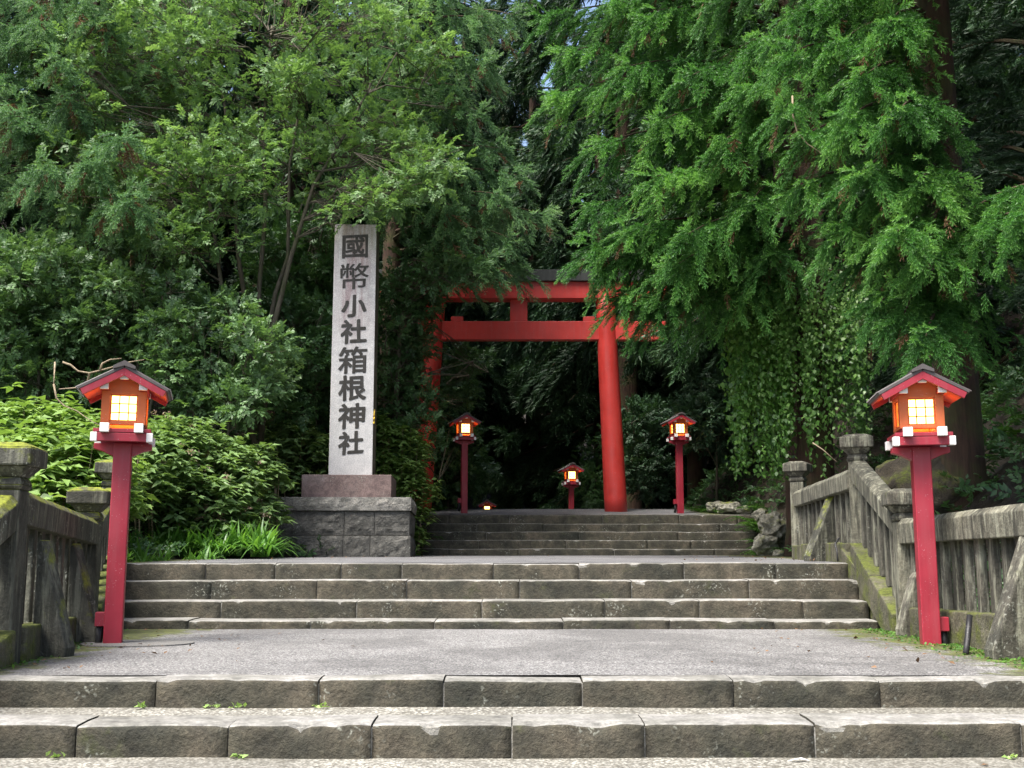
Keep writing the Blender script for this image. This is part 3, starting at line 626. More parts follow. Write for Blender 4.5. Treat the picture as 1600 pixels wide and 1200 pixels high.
# ---------------------------------------------------------------- lanterns
def make_lantern(H=2.37):
    root = empty('post_lantern')
    zb_ = H - 0.84                                  # top of post / underside of the arms
    mb = MB(); mb.box((0, 0, (zb_ + 0.10) / 2 - 0.05), (0.142, 0.142, zb_ + 0.20)); mb.build('post', M['red'], root, 0.008)
    mb = MB(); mb.box((-0.105, 0.02, 0.22), (0.075, 0.11, 0.11)); mb.build('switch_box', M['red'], root, 0.005)
    mb = MB(); mb.tube([(-0.105, 0.02, 0.17), (-0.108, 0.02, 0.08), (-0.12, 0.03, -0.03)], 0.028, 8); mb.build('conduit', M['black'], root, smooth=True)
    # curved bracket arms (two crossing boards)
    for rot in (0,):
        pts = [(-0.225, 0.075), (-0.225, 0.03), (-0.16, 0.012), (-0.071, -0.03), (0.071, -0.03), (0.16, 0.012), (0.225, 0.03), (0.225, 0.075)]
        z0 = zb_ + 0.02 + (0.0 if rot == 0 else -0.003)
        mb = MB()
        if rot == 0: mb.prism([(x, 0, z0 + z) for x, z in pts], (0, -0.045, 0), (0, 0.045, 0))
        else: mb.prism([(0, x, z0 + z) for x, z in pts], (-0.043, 0, 0), (0.043, 0, 0))
        mb.build('bracket_arm', M['red'], root, 0.004)
    z1 = zb_ + 0.097
    for sy in (-1, 1):                              # lower beams, left to right, white ends
        mb = MB(); mb.box((0, sy * 0.19, z1 + 0.034), (0.43, 0.062, 0.066)); bmo = mb.build('beam', M['red'], root, 0.003)
        for sx in (-1, 1):
            m2 = MB(); m2.box((sx * 0.213, sy * 0.19, z1 + 0.034), (0.05, 0.068, 0.072)); m2.build('beam_end', M['white'], bmo, 0.003)
    z2 = z1 + 0.069
    for sx in (-1, 1):                              # upper beams, front to back
        mb = MB(); mb.box((sx * 0.130, 0, z2 + 0.034), (0.064, 0.52, 0.066)); bmo = mb.build('beam', M['red'], root, 0.003)
        for sy in (-1, 1):
            m2 = MB(); m2.box((sx * 0.130, sy * 0.262, z2 + 0.034), (0.070, 0.05, 0.072)); m2.build('beam_end', M['white'], bmo, 0.003)
    mb = MB(); mb.box((0, 0, z2 + 0.018), (0.44, 0.44, 0.03)); mb.build('deck', M['red'], root, 0.003)
    z3 = z2 + 0.07; hb = 0.275; w = 0.345             # body
    mb = MB()
    for sx in (-1, 1):
        for sy in (-1, 1): mb.box((sx * (w / 2 - 0.033), sy * (w / 2 - 0.033), z3 + hb / 2), (0.066, 0.066, hb))
    for zz in (z3 + 0.014, z3 + hb - 0.014):
        mb.box((0, -w / 2 + 0.03, zz), (w - 0.132, 0.05, 0.028)); mb.box((0, w / 2 - 0.03, zz), (w - 0.132, 0.05, 0.028))
        mb.box((-w / 2 + 0.03, 0, zz), (0.05, w - 0.132, 0.028)); mb.box((w / 2 - 0.03, 0, zz), (0.05, w - 0.132, 0.028))
    mb.build('body_frame', M['bodywood'], root, 0.003)
    for k_ in range(4):                             # windows: paper pane and 3 x 3 lattice
        mt = Matrix.Rotation(k_ * math.pi / 2, 3, 'Z')
        wb = MB(); hw = (w - 0.132) / 2; hz0, hz1 = z3 + 0.028, z3 + hb - 0.028
        for zz in (hz0 + 0.006, hz1 - 0.006): wb.box(mt @ Vector((0, -w / 2 + 0.028, zz)), (2 * hw, 0.02, 0.012), 0, mt)
        for xx in (-hw + 0.006, hw - 0.006): wb.box(mt @ Vector((xx, -w / 2 + 0.028, (hz0 + hz1) / 2)), (0.012, 0.018, hz1 - hz0 - 0.026), 0, mt)
        wo = wb.build('window', M['bodywood'], root)
        pb = MB(); pb.box(mt @ Vector((0, -w / 2 + 0.05, (hz0 + hz1) / 2)), (2 * hw - 0.004, 0.006, hz1 - hz0 - 0.004), 0, mt); pb.build('pane', M['glow'], wo)
        lb = MB()
        for q in (-1, 1):
            lb.box(mt @ Vector((q * hw / 3, -w / 2 + 0.040, (hz0 + hz1) / 2)), (0.009, 0.010, hz1 - hz0 - 0.026), 0, mt)
            lb.box(mt @ Vector((0, -w / 2 + 0.0385, (hz0 + hz1) / 2 + q * (hz1 - hz0) / 6)), (2 * hw - 0.026, 0.010, 0.009), 0, mt)
        lb.build('lattice', M['orange'], wo)
    # gables, purlins, roof
    z4 = z3 + hb; zpk = z4 + 0.17; hwR = 0.338; zev = zpk - 0.185
    for sy in (-1, 1):
        mb = MB(); y_ = sy * (w / 2 - 0.02)
        mb.prism([(-w / 2 + 0.005, y_, z4), (w / 2 - 0.005, y_, z4), (w / 2 - 0.005, y_, z4 + 0.045), (0, y_, z4 + 0.135), (-w / 2 + 0.005, y_, z4 + 0.045)], (0, -0.012, 0), (0, 0.012, 0)); mb.build('gable', M['bodywood'], root)
    for (xx, zz) in ((-0.148, z4 + 0.022), (0.148, z4 + 0.022), (0, z4 + 0.105)):
        mb = MB(); mb.box((xx, 0, zz), (0.058, 0.52, 0.042)); po = mb.build('purlin', M['orange'], root, 0.002)
        for sy in (-1, 1):
            m2 = MB(); m2.box((xx, sy * 0.262, zz), (0.064, 0.03, 0.048)); m2.build('purlin_end', M['white'], po, 0.003)
    roof = MB(); th = 0.022; Ly = 0.31
    for sx in (-1, 1):
        a = Vector((0, 0, zpk)); b_ = Vector((sx * hwR, 0, zev)); n_ = Vector((sx * (zpk - zev), 0, hwR)).normalized()
        # thin standing battens over the covering
        roof.prism([a, b_, b_ + n_ * th, a + n_ * th * 1.15], (0, -Ly, 0), (0, Ly, 0), 0)
    ro = roof.build('roof', [M['roofdark']], root, 0.002)
    sof = MB(); bat = MB()
    for sx in (-1, 1):
        a = Vector((0, 0, zpk - 0.002)); b_ = Vector((sx * (hwR - 0.012), 0, zev + 0.004)); n_ = Vector((sx * (zpk - zev), 0, hwR)).normalized()
        sof.prism([a - n_ * 0.016, b_ - n_ * 0.016, b_, a], (0, -Ly + 0.03, 0), (0, Ly - 0.03, 0), 0)
        bb = MB()
        for sy in (-1, 1):
            bb = MB(); bb.prism([a - Vector((0, 0, 0.062)), b_ - n_ * 0.048 - Vector((0, 0, 0.004)), b_ - n_ * 0.0, a], (0, sy * (Ly - 0.016) - 0.013, 0), (0, sy * (Ly - 0.016) + 0.013, 0)); bb.build('bargeboard', M['red'], ro, 0.002)
        for q in range(9):
            yy = lerp(-Ly + 0.03, Ly - 0.03, q / 8); t0 = Vector((0, 0, zpk)).lerp(Vector((sx * (hwR + 0.012), 0, zev - 0.006)), 1.0)
            a3 = Vector((0, yy, zpk)) + n_ * (th + 0.004); b3 = Vector((sx * (hwR + 0.012), yy, zev - 0.006)) + n_ * (th + 0.002)
            bat.tube([a3, b3], 0.008, 6)
    sof.build('soffit', M['orange'], ro); bat.build('roof_battens', M['roofdark'], ro)
    rc = MB(); rc.prism([(-0.085, 0, zpk - 0.012), (0, 0, zpk + 0.028), (0.085, 0, zpk - 0.012), (0.075, 0, zpk + 0.022), (0.0, 0, zpk + 0.062), (-0.075, 0, zpk + 0.022)][0:1] + [(0, 0, zpk + 0.015), (0.085, 0, zpk - 0.012), (0.085, 0, zpk + 0.012), (0, 0, zpk + 0.058), (-0.085, 0, zpk + 0.012)], (0, -Ly - 0.015, 0), (0, Ly + 0.015, 0)); rc.build('ridge_cap', M['roofdark'], ro)
    return root
lan = make_lantern()
def lamp_light(root, e=10.0):
    for (dx, dy, dz) in ((0, 0, 1.93),):
        l = bpy.data.lights.new('lantern_bulb', 'POINT'); l.energy = e; l.color = (1.0, 0.5, 0.18); l.shadow_soft_size = 0.06
        o = bpy.data.objects.new('lantern_bulb', l); COL.objects.link(o); o.parent = root; o.location = (dx, dy, dz)
LAN = [  # px base, py base, depth, rot z, ridge scale, label
    (176, 1011, 9.15, R(15), 1.0, 'nearest red post lantern on the left, standing in front of the hydrangeas'),
    (1455, 1019, 9.1, R(-10), 1.0, 'nearest red post lantern on the right, standing before the grey balustrade'),
    (725, 797, 26.0, R(13), 0.99, 'small lit lantern left of the gate on a dark red post beside the bushes'),
    (1063, 799, 25.9, R(7), 1.0, 'small lit lantern on a red post just right of the gate leg'),
    (893, 846, 32.0, R(8), 0.98, 'distant lantern seen between the gate legs, standing below the top of the path'),
    (741, 893, 43.0, R(0), 0.9, 'faintest far lantern showing only its glow by the foot of the left gate lantern'),
    (761, 875, 38.5, R(0), 0.9, 'low glowing far lantern whose post is hidden beyond the top of the stairs')]
for i, (px, py, D, rz, sc, lb) in enumerate(LAN):
    o = lan if i == 0 else copy_tree(lan)
    o.location = P(px, py, D); o.rotation_euler = (0, 0, rz); o.scale = (sc, sc, sc)
    if i == 1:   # mirrored switch box
        for c in o.children:
            if c.name.startswith(('switch_box', 'conduit')): c.scale = (-1, 1, 1)
    tag(o, lb, 'lantern', 'red post lanterns along the approach')
# round concrete footings under the two near lanterns
for (px, py, D, w_) in ((215, 1012, 9.15, 0.42), ):
    c = P(px, py, D); mb = MB(); n = 40
    ring = [(c.x + w_ * 1.05 * math.cos(2 * math.pi * k / n), c.y + w_ * 0.9 * math.sin(2 * math.pi * k / n)) for k in range(n)]
    vs = [(x, y, zc(y) + 0.009) for x, y in ring] + [(x, y, zc(y) - 0.04) for x, y in ring]
    mb.raw(vs, [tuple(range(n))] + [(k, n + k, n + (k + 1) % n, (k + 1) % n) for k in range(n)]); tag(mb.build('pavement', M['concrete']), 'smooth grey concrete patch round the left lantern foot', kind='structure')

# ---------------------------------------------------------------- torii gate
TD = 27.0
tr = empty('torii_gate', P(811, 797, TD)); tag(tr, 'large vermilion wooden shrine gate with a dark top beam at the head of the stairs', 'shrine gate')
inv = -Vector(tr.location)
def leg(pb, pt, r0, r1):
    mb = MB(); a = P(*pb, TD); b_ = P(*pt, TD); a.z -= 0.25
    mb.tube([a.lerp(b_, t) for t in (0, .1, .3, .5, .7, .9, 1)], [lerp(r0, r1, t) for t in (0, .1, .3, .5, .7, .9, 1)], 40)
    o = mb.build('leg', M['torii'], tr, smooth=True); o.location = inv
    o.data.polygons.foreach_set('use_smooth', [len(p_.vertices) == 4 for p_ in o.data.polygons])
leg((963, 797), (945, 462), 0.275, 0.235); leg((655, 797), (682, 462), 0.275, 0.235)
def beam(name, x0, x1, yt, yb, dep, mat, y0=0.0, skew=0.0, bev=0.008, ov=0.0):
    a = P(x0, yb, TD); b_ = P(x1, yb, TD); zt = ZP(yt, TD)
    mb = MB(); mb.raw([(a.x, TD - dep / 2, a.z), (b_.x, TD - dep / 2, a.z), (b_.x + ov, TD - dep / 2, zt), (a.x - ov, TD - dep / 2, zt), (a.x, TD + dep / 2, a.z), (b_.x, TD + dep / 2, a.z), (b_.x + ov, TD + dep / 2, zt), (a.x - ov, TD + dep / 2, zt)],
        [(0, 1, 2, 3), (7, 6, 5, 4), (0, 4, 5, 1), (1, 5, 6, 2), (2, 6, 7, 3), (3, 7, 4, 0)])
    o = mb.build(name, mat, tr, bev); o.location = inv; return o
beam('lintel', 592, 1035, 443.5, 469, 0.46, M['torii'], ov=0.12)
beam('lintel_roof', 580, 1047, 426, 443.2, 0.62, M['toriitop'], ov=0.10)
beam('tie_beam', 612, 1040, 503.5, 532, 0.26, M['torii'])
beam('centre_strut', 797, 824, 469.2, 503.2, 0.20, M['torii'])
for (a, b_) in ((705, 724), (911, 929), (966, 985), (638, 655)): beam('wedge', a, b_, 496, 503.3, 0.24, M['torii'])

# ================================================================ vegetation
G = np.random.default_rng(11)
def unit(v): return v / np.maximum(np.linalg.norm(v, axis=-1, keepdims=True), 1e-9)
def frames(d, n, roll=None):
    """rotation matrices with columns (d, n x d, n') for axis d and rough normal n"""
    d = unit(d); y = unit(np.cross(n, d)); z = np.cross(d, y)
    if roll is not None:
        c, s_ = np.cos(roll)[:, None], np.sin(roll)[:, None]
        y, z = y * c + z * s_, z * c - y * s_
    return np.stack([d, y, z], 2)
def scatter(T, TF, pos, rot, sc, tint, tt=None):
    """copies of template T (k,3), faces TF, at pos with rotations rot and scales sc -> V, F, tint"""
    N = len(pos); k = len(T)
    V = np.einsum('nij,kj->nki', rot, T) * sc[:, None, None] + pos[:, None, :]
    Fc = (TF[None] + (np.arange(N) * k)[:, None, None]).reshape(-1, TF.shape[1])
    t = np.repeat(tint, k)
    if tt is not None: t = t + np.tile(tt, N)
    return V.reshape(-1, 3), Fc, t
def join(parts):
    Vs, Fs, Ts = [], [], []; n = 0
    for V, Fc, t in parts: Vs.append(V); Fs.append(Fc + n); Ts.append(t); n += len(V)
    return np.concatenate(Vs), np.concatenate(Fs), np.concatenate(Ts)

# --- templates
def cedar_spray(seed, nb=7, sp=0.05, nl=0.13, w=0.030):
    """a flat, slightly drooping spray of cord-like twigs set with short forward needles"""
    g = np.random.default_rng(seed); V = []; Fs = []; T = []
    def cord(p0, d, L, tipt):
        d = d / np.linalg.norm(d); n = max(2, int(L / sp))
        side = np.cross(d, [0, 0, 1.0]); side /= np.linalg.norm(side); up = np.cross(side, d)
        for i in range(n):
            t = (i + 0.5) / n; p_ = p0 + d * L * t + np.array([0, 0, -0.12 * (L * t) ** 2 + 0.10 * L * t * t])
            for q in range(2):
                a = (i * 2.4 + q * math.pi + g.uniform(-.5, .5)); r = side * math.cos(a) + up * math.sin(a) * 0.8
                tip = p_ + (d * 0.85 + r * 0.55) * nl * (1.15 - 0.45 * t) * g.uniform(.8, 1.2)
                pw = np.cross(d, r); pw /= np.linalg.norm(pw); b = len(V)
                V.extend([p_ - pw * w / 2 - d * 0.01, p_ + pw * w / 2 - d * 0.01, tip]); Fs.append((b, b + 1, b + 2)); tv = tipt + 0.25 * t; T.extend([tv, tv, tv + 0.1])
    cord(np.zeros(3), np.array([1, 0, 0.0]), 1.0, 0.0)
    for i in range(nb):
        x = 0.04 + 0.88 * i / nb; sgn = 1 if i % 2 else -1; L = (0.46 * (1 - x) ** 0.75 + 0.10) * g.uniform(.8, 1.15)
        an = math.radians(g.uniform(12, 32)); dz = g.uniform(-.25, .25)
        cord(np.array([x, 0, -0.12 * x * x]), np.array([math.cos(an), sgn * math.sin(an), dz]), L, 0.1)
    return np.array(V), np.array(Fs), np.array(T) - 0.2
CS = [cedar_spray(s_) for s_ in (1, 2, 3)]
CSL = [cedar_spray(s_, 7, 0.11, 0.24, 0.06) for s_ in (4, 5)]          # coarser sprays for trees further back
def leaf_t(fold=0.12, w=0.30, droop=0.12):
    V = np.array([(0, 0, 0), (0.38, -w, fold), (0.42, 0, 0.0), (0.38, w, fold), (1.0, 0, -droop)])
    Fc = np.array([(0, 1, 2), (0, 2, 3), (1, 4, 2), (2, 4, 3)]); return V, Fc, np.zeros(5)
def leaf_s(w=0.27): 
    return np.array([(0, 0, 0), (0.45, -w, 0.08), (0.45, w, 0.08), (1.0, 0, -0.05)]), np.array([(0, 1, 3), (0, 3, 2)]), np.zeros(4)
LT, LS = leaf_t(), leaf_s()
def leaf_spray(seed, n=14, T0=LS, L=0.30):
    """a twig with alternate leaves lying in one rough plane (unit length = 1)"""
    g = np.random.default_rng(seed); ps = []; ds = []; ss = []
    for i in range(n):
        t = (i + 1) / n; sgn = 1 if i % 2 else -1; an = math.radians(g.uniform(30, 75)) * sgn
        if i == n - 1: an = 0
        ps.append((t * 0.8 + g.uniform(-.03, .03), 0, 0.06 * math.sin(t * 3) + g.uniform(-.04, .04))); ds.append((math.cos(an), math.sin(an), g.uniform(-.35, .25))); ss.append(L * g.uniform(.75, 1.15))
    ps, ds, ss = np.array(ps), np.array(ds), np.array(ss)
    nn = unit(np.stack([g.uniform(-.4, .4, n), g.uniform(-.4, .4, n), np.ones(n)], 1))
    V, Fc, t = scatter(T0[0], T0[1], ps, frames(ds, nn), ss, g.uniform(-.08, .08, n)); return V, Fc, t
SPR = [leaf_spray(i, 12 + i) for i in range(4)]
SPR_BIG = [leaf_spray(i + 9, 11, LT, 0.34) for i in range(3)]

def put(templates, pos, d, n, sc, tint, roll=None):
    out = []; k = len(templates); r = frames(d, n, roll)
    for i, (T, TF, tt) in enumerate(templates):
        m = np.arange(len(pos)) % k == i
        if m.any(): out.append(scatter(T, TF, pos[m], r[m], sc[m], tint[m], tt))
    return out
UP = np.array([0, 0, 1.0])

# --- cedar bough: main curve from the trunk to a tip, hanging side branches, sprays along them
def bez(a, b_, c, t): t = t[:, None]; return a * (1 - t) ** 2 + b_ * 2 * t * (1 - t) + c * t * t
def bough(a, c, lift, g, dens=1.0, ssz=0.5, hang=0.9, sub=0.15, t0=0.25):
    a = np.array(a, float); c = np.array(c, float); L = np.linalg.norm(c - a)
    mid = a + (c - a) * 0.55 + np.array([0, 0, lift])
    n = max(4, int(L * (1 - t0) / sub * dens)); ts = t0 + (1 - t0) * (np.arange(n) + g.uniform(0, 1, n)) / n
    p_ = bez(a, mid, c, ts); tan = unit(bez(a, mid, c, np.minimum(ts + .02, 1.02)) - bez(a, mid, c, ts - .02))
    side = unit(np.cross(tan, UP)); sg = np.where(np.arange(n) % 2, 1, -1)[:, None]
    lens = (hang * (1 - 0.65 * (ts - t0) / (1 - t0)) + 0.2) * g.uniform(.7, 1.2, n)
    d = unit(tan * 0.75 + side * sg * g.uniform(.2, .75, n)[:, None] + UP * g.uniform(-.8, 0.0, n)[:, None])
    P_, D_, S_, Tn = [], [], [], []; bt = g.normal(0, .10)
    m = max(2, int(hang / min(0.16, ssz * .36)))
    for j in range(m):
        u = (j + g.uniform(0.1, .9, n)) / m
        q = p_ + d * (lens * u)[:, None] + UP * (-0.35 * (lens * u) ** 2)[:, None]
        dd = unit(d + UP * (-0.5 * u)[:, None] + g.normal(0, .17, (n, 3)) + tan * .45)
        P_.append(q); D_.append(dd); S_.append(ssz * (1.0 - 0.25 * u) * g.uniform(.75, 1.2, n)); Tn.append(0.25 + 0.30 * u + bt + g.normal(0, .07, n) )
    # a tuft at the tip
    k = 6; P_.append(np.repeat(c[None], k, 0) + g.normal(0, .08, (k, 3))); D_.append(unit(tan[-1] + g.normal(0, .35, (k, 3)) + UP * 0.1)); S_.append(np.full(k, ssz)); Tn.append(np.full(k, .6))
    return np.concatenate(P_), np.concatenate(D_), np.concatenate(S_), np.concatenate(Tn), bez(a, mid, c, np.linspace(0, 1, 7))
def cedar(name, label, base, height, r0, boughs, mat, spr, g, group=None, ssz=0.5, dens=1.0, hang=0.9, sub=0.15, lean=(0, 0), brown=0.0, t0=0.25):
    """boughs: (z above which it leaves the trunk or None, tip xyz)"""
    root = empty(name, base); tag(root, label, 'tree', group); bx = np.array(base, float)
    mb = MB(); hs = [0, .04, .12, .3, .5, .7, .85, 1]
    def tc(z): u = max(0, z - base[2]) / height; return np.array([bx[0] + lean[0] * u, bx[1] + lean[1] * u, z])
    mb.tube([(lean[0] * h, lean[1] * h, h * height - 0.4) for h in hs], [r0 * 1.35, r0 * 1.08, r0, r0 * .85, r0 * .66, r0 * .42, r0 * .25, .03], 12)
    mb.build('trunk', M['bark'], root, smooth=True)
    P_, D_, S_, T_ = [], [], [], []; wood = MB()
    for (za, tip, lift) in boughs:
        a = tc(za); p_, d, s_, t, cv = bough(a, tip, lift, g, dens, ssz, hang, sub, t0)
        P_.append(p_); D_.append(d); S_.append(s_); T_.append(t)
        wood.tube([Vector(q) - Vector(base) for q in cv], [0.05, .045, .04, .03, .022, .014, .006], 5)
    P_, D_, S_, T_ = map(np.concatenate, (P_, D_, S_, T_)); T_ = T_ + 0.0
    nn = unit(UP + g.normal(0, .35, (len(P_), 3)))
    if brown:
        mk = g.random(len(P_)) < brown
        V, Fc, t = join(put(spr, P_[mk] - UP * .1, D_[mk] - UP * .6, nn[mk], S_[mk], T_[mk])); np_obj('withered_foliage', V - bx, Fc, M['cedar_brown'], t, root)
        P_, D_, S_, T_, nn = P_[~mk], D_[~mk], S_[~mk], T_[~mk], nn[~mk]
    V, Fc, t = join(put(spr, P_, D_, nn, S_, T_))
    np_obj('crown', V - bx, Fc, mat, t, root)
    wood.build('branches', M['bark'], root)
    return root, len(Fc)
tot = 0
def gz(x, y): return hill(x, y)

# ------- right cedars
g = np.random.default_rng(21)
def tips(lst, zoff, lift, g, jitter=0.0, sh=(0, 0), drop=()):
    out = []; lst = [q for i, q in enumerate(lst) if i % 7 not in drop]
    for (px, py, D) in lst:
        t = P(px + sh[0], py + sh[1], D) + Vector(g.normal(0, 1, 3) * jitter) ; out.append((t.z + zoff + g.uniform(-.3, .3), tuple(t), lift))
    return out
A = [(830, 25, 19.5), (870, 95, 19), (858, 165, 18.5), (915, 205, 19), (935, 262, 18.5), (892, 325, 18), (898, 392, 18), (925, 430, 18), (965, 478, 18), (1015, 498, 18), (1075, 540, 18.5),
     (1000, 300, 17.5), (1060, 130, 18), (1120, 225, 17.5), (1150, 335, 17.5), (1170, 430, 18), (1000, 40, 18.5), (1100, 20, 18), (1170, 80, 17.5), (1130, 480, 18.2), (960, 120, 18.2), (1010, 205, 18), (960, 370, 17.6),
     (1050, 400, 17.3), (1080, 280, 17), (1030, 440, 17.5), (940, 10, 19), (900, -60, 19), (1000, -80, 18.5), (1100, -80, 18), (820, -40, 20), (1060, 340, 17.2), (1150, 150, 17)]
bA = tips(A, 1.1, 0.6, g, 0.10, (22, -20), (3,))
for k in range(30):
    an = g.uniform(0, 2 * math.pi); z = g.uniform(10.5, 18); L = g.uniform(2.5, 4.2) * (1 - (z - 4) / 22); bA.append((z + .8, (5.6 + math.cos(an) * L, 21 + math.sin(an) * L, z), .5))
_, n = cedar('cedar_tree', 'big bright green cedar whose boughs droop over the right end of the gate', (5.6, 21.2, gz(5.6, 21.2)), 20, 0.42, bA, M['cedar'], CS, g, ssz=0.43, hang=1.3, sub=0.105, brown=0.02); tot += n
B = [(1215, 50, 11.5), (1212, 120, 11.2), (1218, 185, 11), (1245, 235, 11), (1245, 305, 11), (1290, 350, 11), (1335, 415, 11), (1372, 470, 10.8), (1405, 520, 10.6), (1300, 200, 10.6), (1340, 290, 10.4), (1380, 380, 10.2),
     (1300, 100, 11), (1370, 60, 10.6), (1400, 180, 10.2), (1260, 10, 11.4), (1420, 300, 10.3), (1310, -50, 11), (1400, -60, 10.5), (1220, -60, 11.5), (1345, 140, 10.5), (1440, 430, 10.3), (1430, 545, 10.2), (1430, 240, 11.6), (1450, 350, 11.6), (1440, 480, 11.4), (1455, 540, 11.6)]
bB = tips(B, 0.8, 0.4, g, 0.05, (18, -20)) 
for (px, py, D) in [(1600, 330, 9.4), (1640, 280, 9.4)]:
    t = P(px, py, D); bB.append((t.z + .5, tuple(t), .25))
for k in range(60):
    an = g.uniform(0, 6.28); z = g.uniform(8.4, 16) if math.cos(an) < .2 else g.uniform(10.5, 17); L = g.uniform(1.8, 3.4) * (1 - (z - 5) / 20); bB.append((z + .6, (5.15 + math.cos(an) * L, 12.9 + math.sin(an) * L, z), .4))
_, n = cedar('cedar_tree', 'nearest cedar on the right, its dark trunk standing just behind the right lantern', (5.15, 12.9, gz(5.15, 12.9)), 17, 0.27, bB, M['cedar'], CS, g, ssz=0.30, hang=0.8, sub=0.070, brown=0.03); tot += n
# further cedars closing the right edge; the nearest has its crown above the frame and shades the bank
for (x, y, lb, z0, rad, nb_) in ((8.2, 15.5, 'dark cedar at the right edge of the picture behind the balustrade', 4.2, 3.0, 34), (9.0, 22.0, 'dark cedar on the right bank behind the ivy covered trunk', 3.5, 3.4, 44), (7.6, 8.6, 'shadowed cedar beyond the right edge, its crown above the near balustrade', 8.2, 4.6, 120), (7.2, 3.0, 'tall cedar outside the right of the picture beside the lowest steps', 7.2, 4.2, 90)):
    bb_ = []
    for k in range(nb_):
        an = g.uniform(0, 2 * math.pi); z = z0 + (12 if nb_ < 60 else 10) * g.random(); L = rad * g.uniform(.55, 1.0) * (1 - (z - z0) / 18); tx, ty = x + math.cos(an) * L, y + math.sin(an) * L
        if nb_ > 60 and tx < 3.7: continue
        bb_.append((z + .6, (tx, ty, z + (gz(x, y) * .4 if nb_ < 60 else 0)), .5))
    _, n = cedar('cedar_tree', lb, (x, y, gz(x, y)), 20, 0.33, bb_, M['cedar_shaded'], CSL, g, ssz=0.55, hang=1.0, sub=0.16); tot += n

# ------- left cedars: one hanging over the gate, one with a pale tuft on the left
C = [(690, 30, 23.5), (760, 60, 23), (700, 110, 23.5), (790, 130, 23), (735, 170, 23), (700, 240, 23), (770, 215, 23.2), (800, 270, 23), (745, 300, 22.6), (835, 320, 22.8), (850, 372, 22.8), (800, 350, 22.5), (815, 410, 22.6), (775, 440, 22.6), (735, 410, 22.5), (720, 360, 22.4),
     (650, 60, 24), (640, 160, 24), (680, 320, 23), (650, 250, 23.5), (760, -40, 23), (680, -60, 24), (820, 60, 24), (600, 20, 24), (605, 130, 23.5), (625, 200, 23.2), (600, 260, 23.2), (620, 320, 23.2), (640, 380, 23.2), (580, 180, 24), (600, 60, 24), (830, 440, 23)]
bC = tips(C, 0.9, 0.5, g, 0.12, (-18, -38))
for k in range(20):
    an = g.uniform(0, 2 * math.pi); z = g.uniform(9, 18); L = g.uniform(2, 4) * (1 - (z - 4) / 24); bC.append((z + .8, (-2.9 + math.cos(an) * L, 26.2 + math.sin(an) * L, z), .5))
_, n = cedar('cedar_tree', 'soft green cedar behind the pillar, drooping over the left part of the gate', (-2.9, 26.2, gz(-2.9, 26.2)), 21, 0.26, bC, M['cedar_left'], CS, g, ssz=0.46, hang=1.2, sub=0.16, brown=0.05); tot += n
Dt = [(20, 45, 21), (-20, 100, 21), (40, -5, 22), (-10, 20, 22), (10, 150, 21), (120, 25, 20.7), (60, 60, 20.7), (40, 130, 20.2), (100, 90, 19.7), (20, 200, 19.7), (150, 240, 18.8), (200, 215, 18.8), (110, 262, 18.6), (220, 275, 18.8), (180, 300, 18.5), (70, 300, 21.5), (30, 340, 21.5), (60, 380, 21.5), (0, 20, 20.7), (170, 60, 20.7), (230, 90, 21.2), (0, 280, 22), (40, 230, 22), (120, 160, 20.2), (-60, 100, 19.7), (-60, 250, 22), (120, 350, 21), (260, 20, 21.7), (60, -30, 20.7), (150, -50, 20.7), (-20, 400, 21)]
bD = tips(Dt, 0.8, 0.5, g, 0.15)
for k in range(20):
    an = g.uniform(0, 2 * math.pi); z = g.uniform(10, 18); L = g.uniform(2, 4) * (1 - (z - 4) / 24); bD.append((z + .8, (-9.6 + math.cos(an) * L, 24.5 + math.sin(an) * L, z), .5))
_, n = cedar('cedar_tree', 'pale green cedar on the far left with fan shaped tufts high above the left lantern', (-9.6, 24.5, gz(-9.6, 24.5)), 21, 0.36, bD, M['cedar_left'], CS, g, ssz=0.46, hang=1.1, sub=0.16, brown=0.05); tot += n

# ------- forest cedars behind: three tree meshes, copied with their parts
def forest_proto(seed, z0, H=24, rad=3.4, nb=70, ss=0.95):
    g = np.random.default_rng(seed); bb_ = []
    for k in range(nb):
        u = (k + g.random()) / nb; z = z0 + (H - z0 - 1) * u; an = k * 2.4 + g.uniform(-.5, .5); L = rad * (1 - u) ** 0.6 * g.uniform(.75, 1.15) + .4
        bb_.append((z + .35 * L, (math.cos(an) * L, math.sin(an) * L, z), .5))
    return cedar('forest_cedar', 'x', (0, 0, 0), H, 0.34, bb_, M['cedar_shaded'], CSL, g, ssz=ss, hang=1.3, sub=0.30)[0]
protos = [forest_proto(31, 2.0), forest_proto(32, 4.5, 25, 3.2, 62), forest_proto(33, 1.2, 22, 3.8, 74)]
spots = [(-14.8, 30.5), (-18.2, 33.5), (3.7, 35.5), (-3.2, 41.5), (-6.2, 29.5), (-10.2, 33), (-5.8, 36.5), (-0.4, 49.5), (6.2, 37.5), (7.2, 33), (7.0, 27.5), (11.5, 28.5), (13.0, 19.0), (12.5, 35), (-20.5, 27), (-21, 38), (-14, 41), (-8, 42), (-5.0, 46.5), (0.9, 46.5), (6.0, 42.5), (10.5, 43.5), (16.5, 40), (17.0, 25), (-15.5, 20.5), (-19, 14.5), (-26, 33), (22, 33), (3.4, 42.0), (-2.4, 53), (5, 53), (-11, 51), (11.5, 52), (-19, 50), (18, 50), (12.0, 12.5)]
used = set()
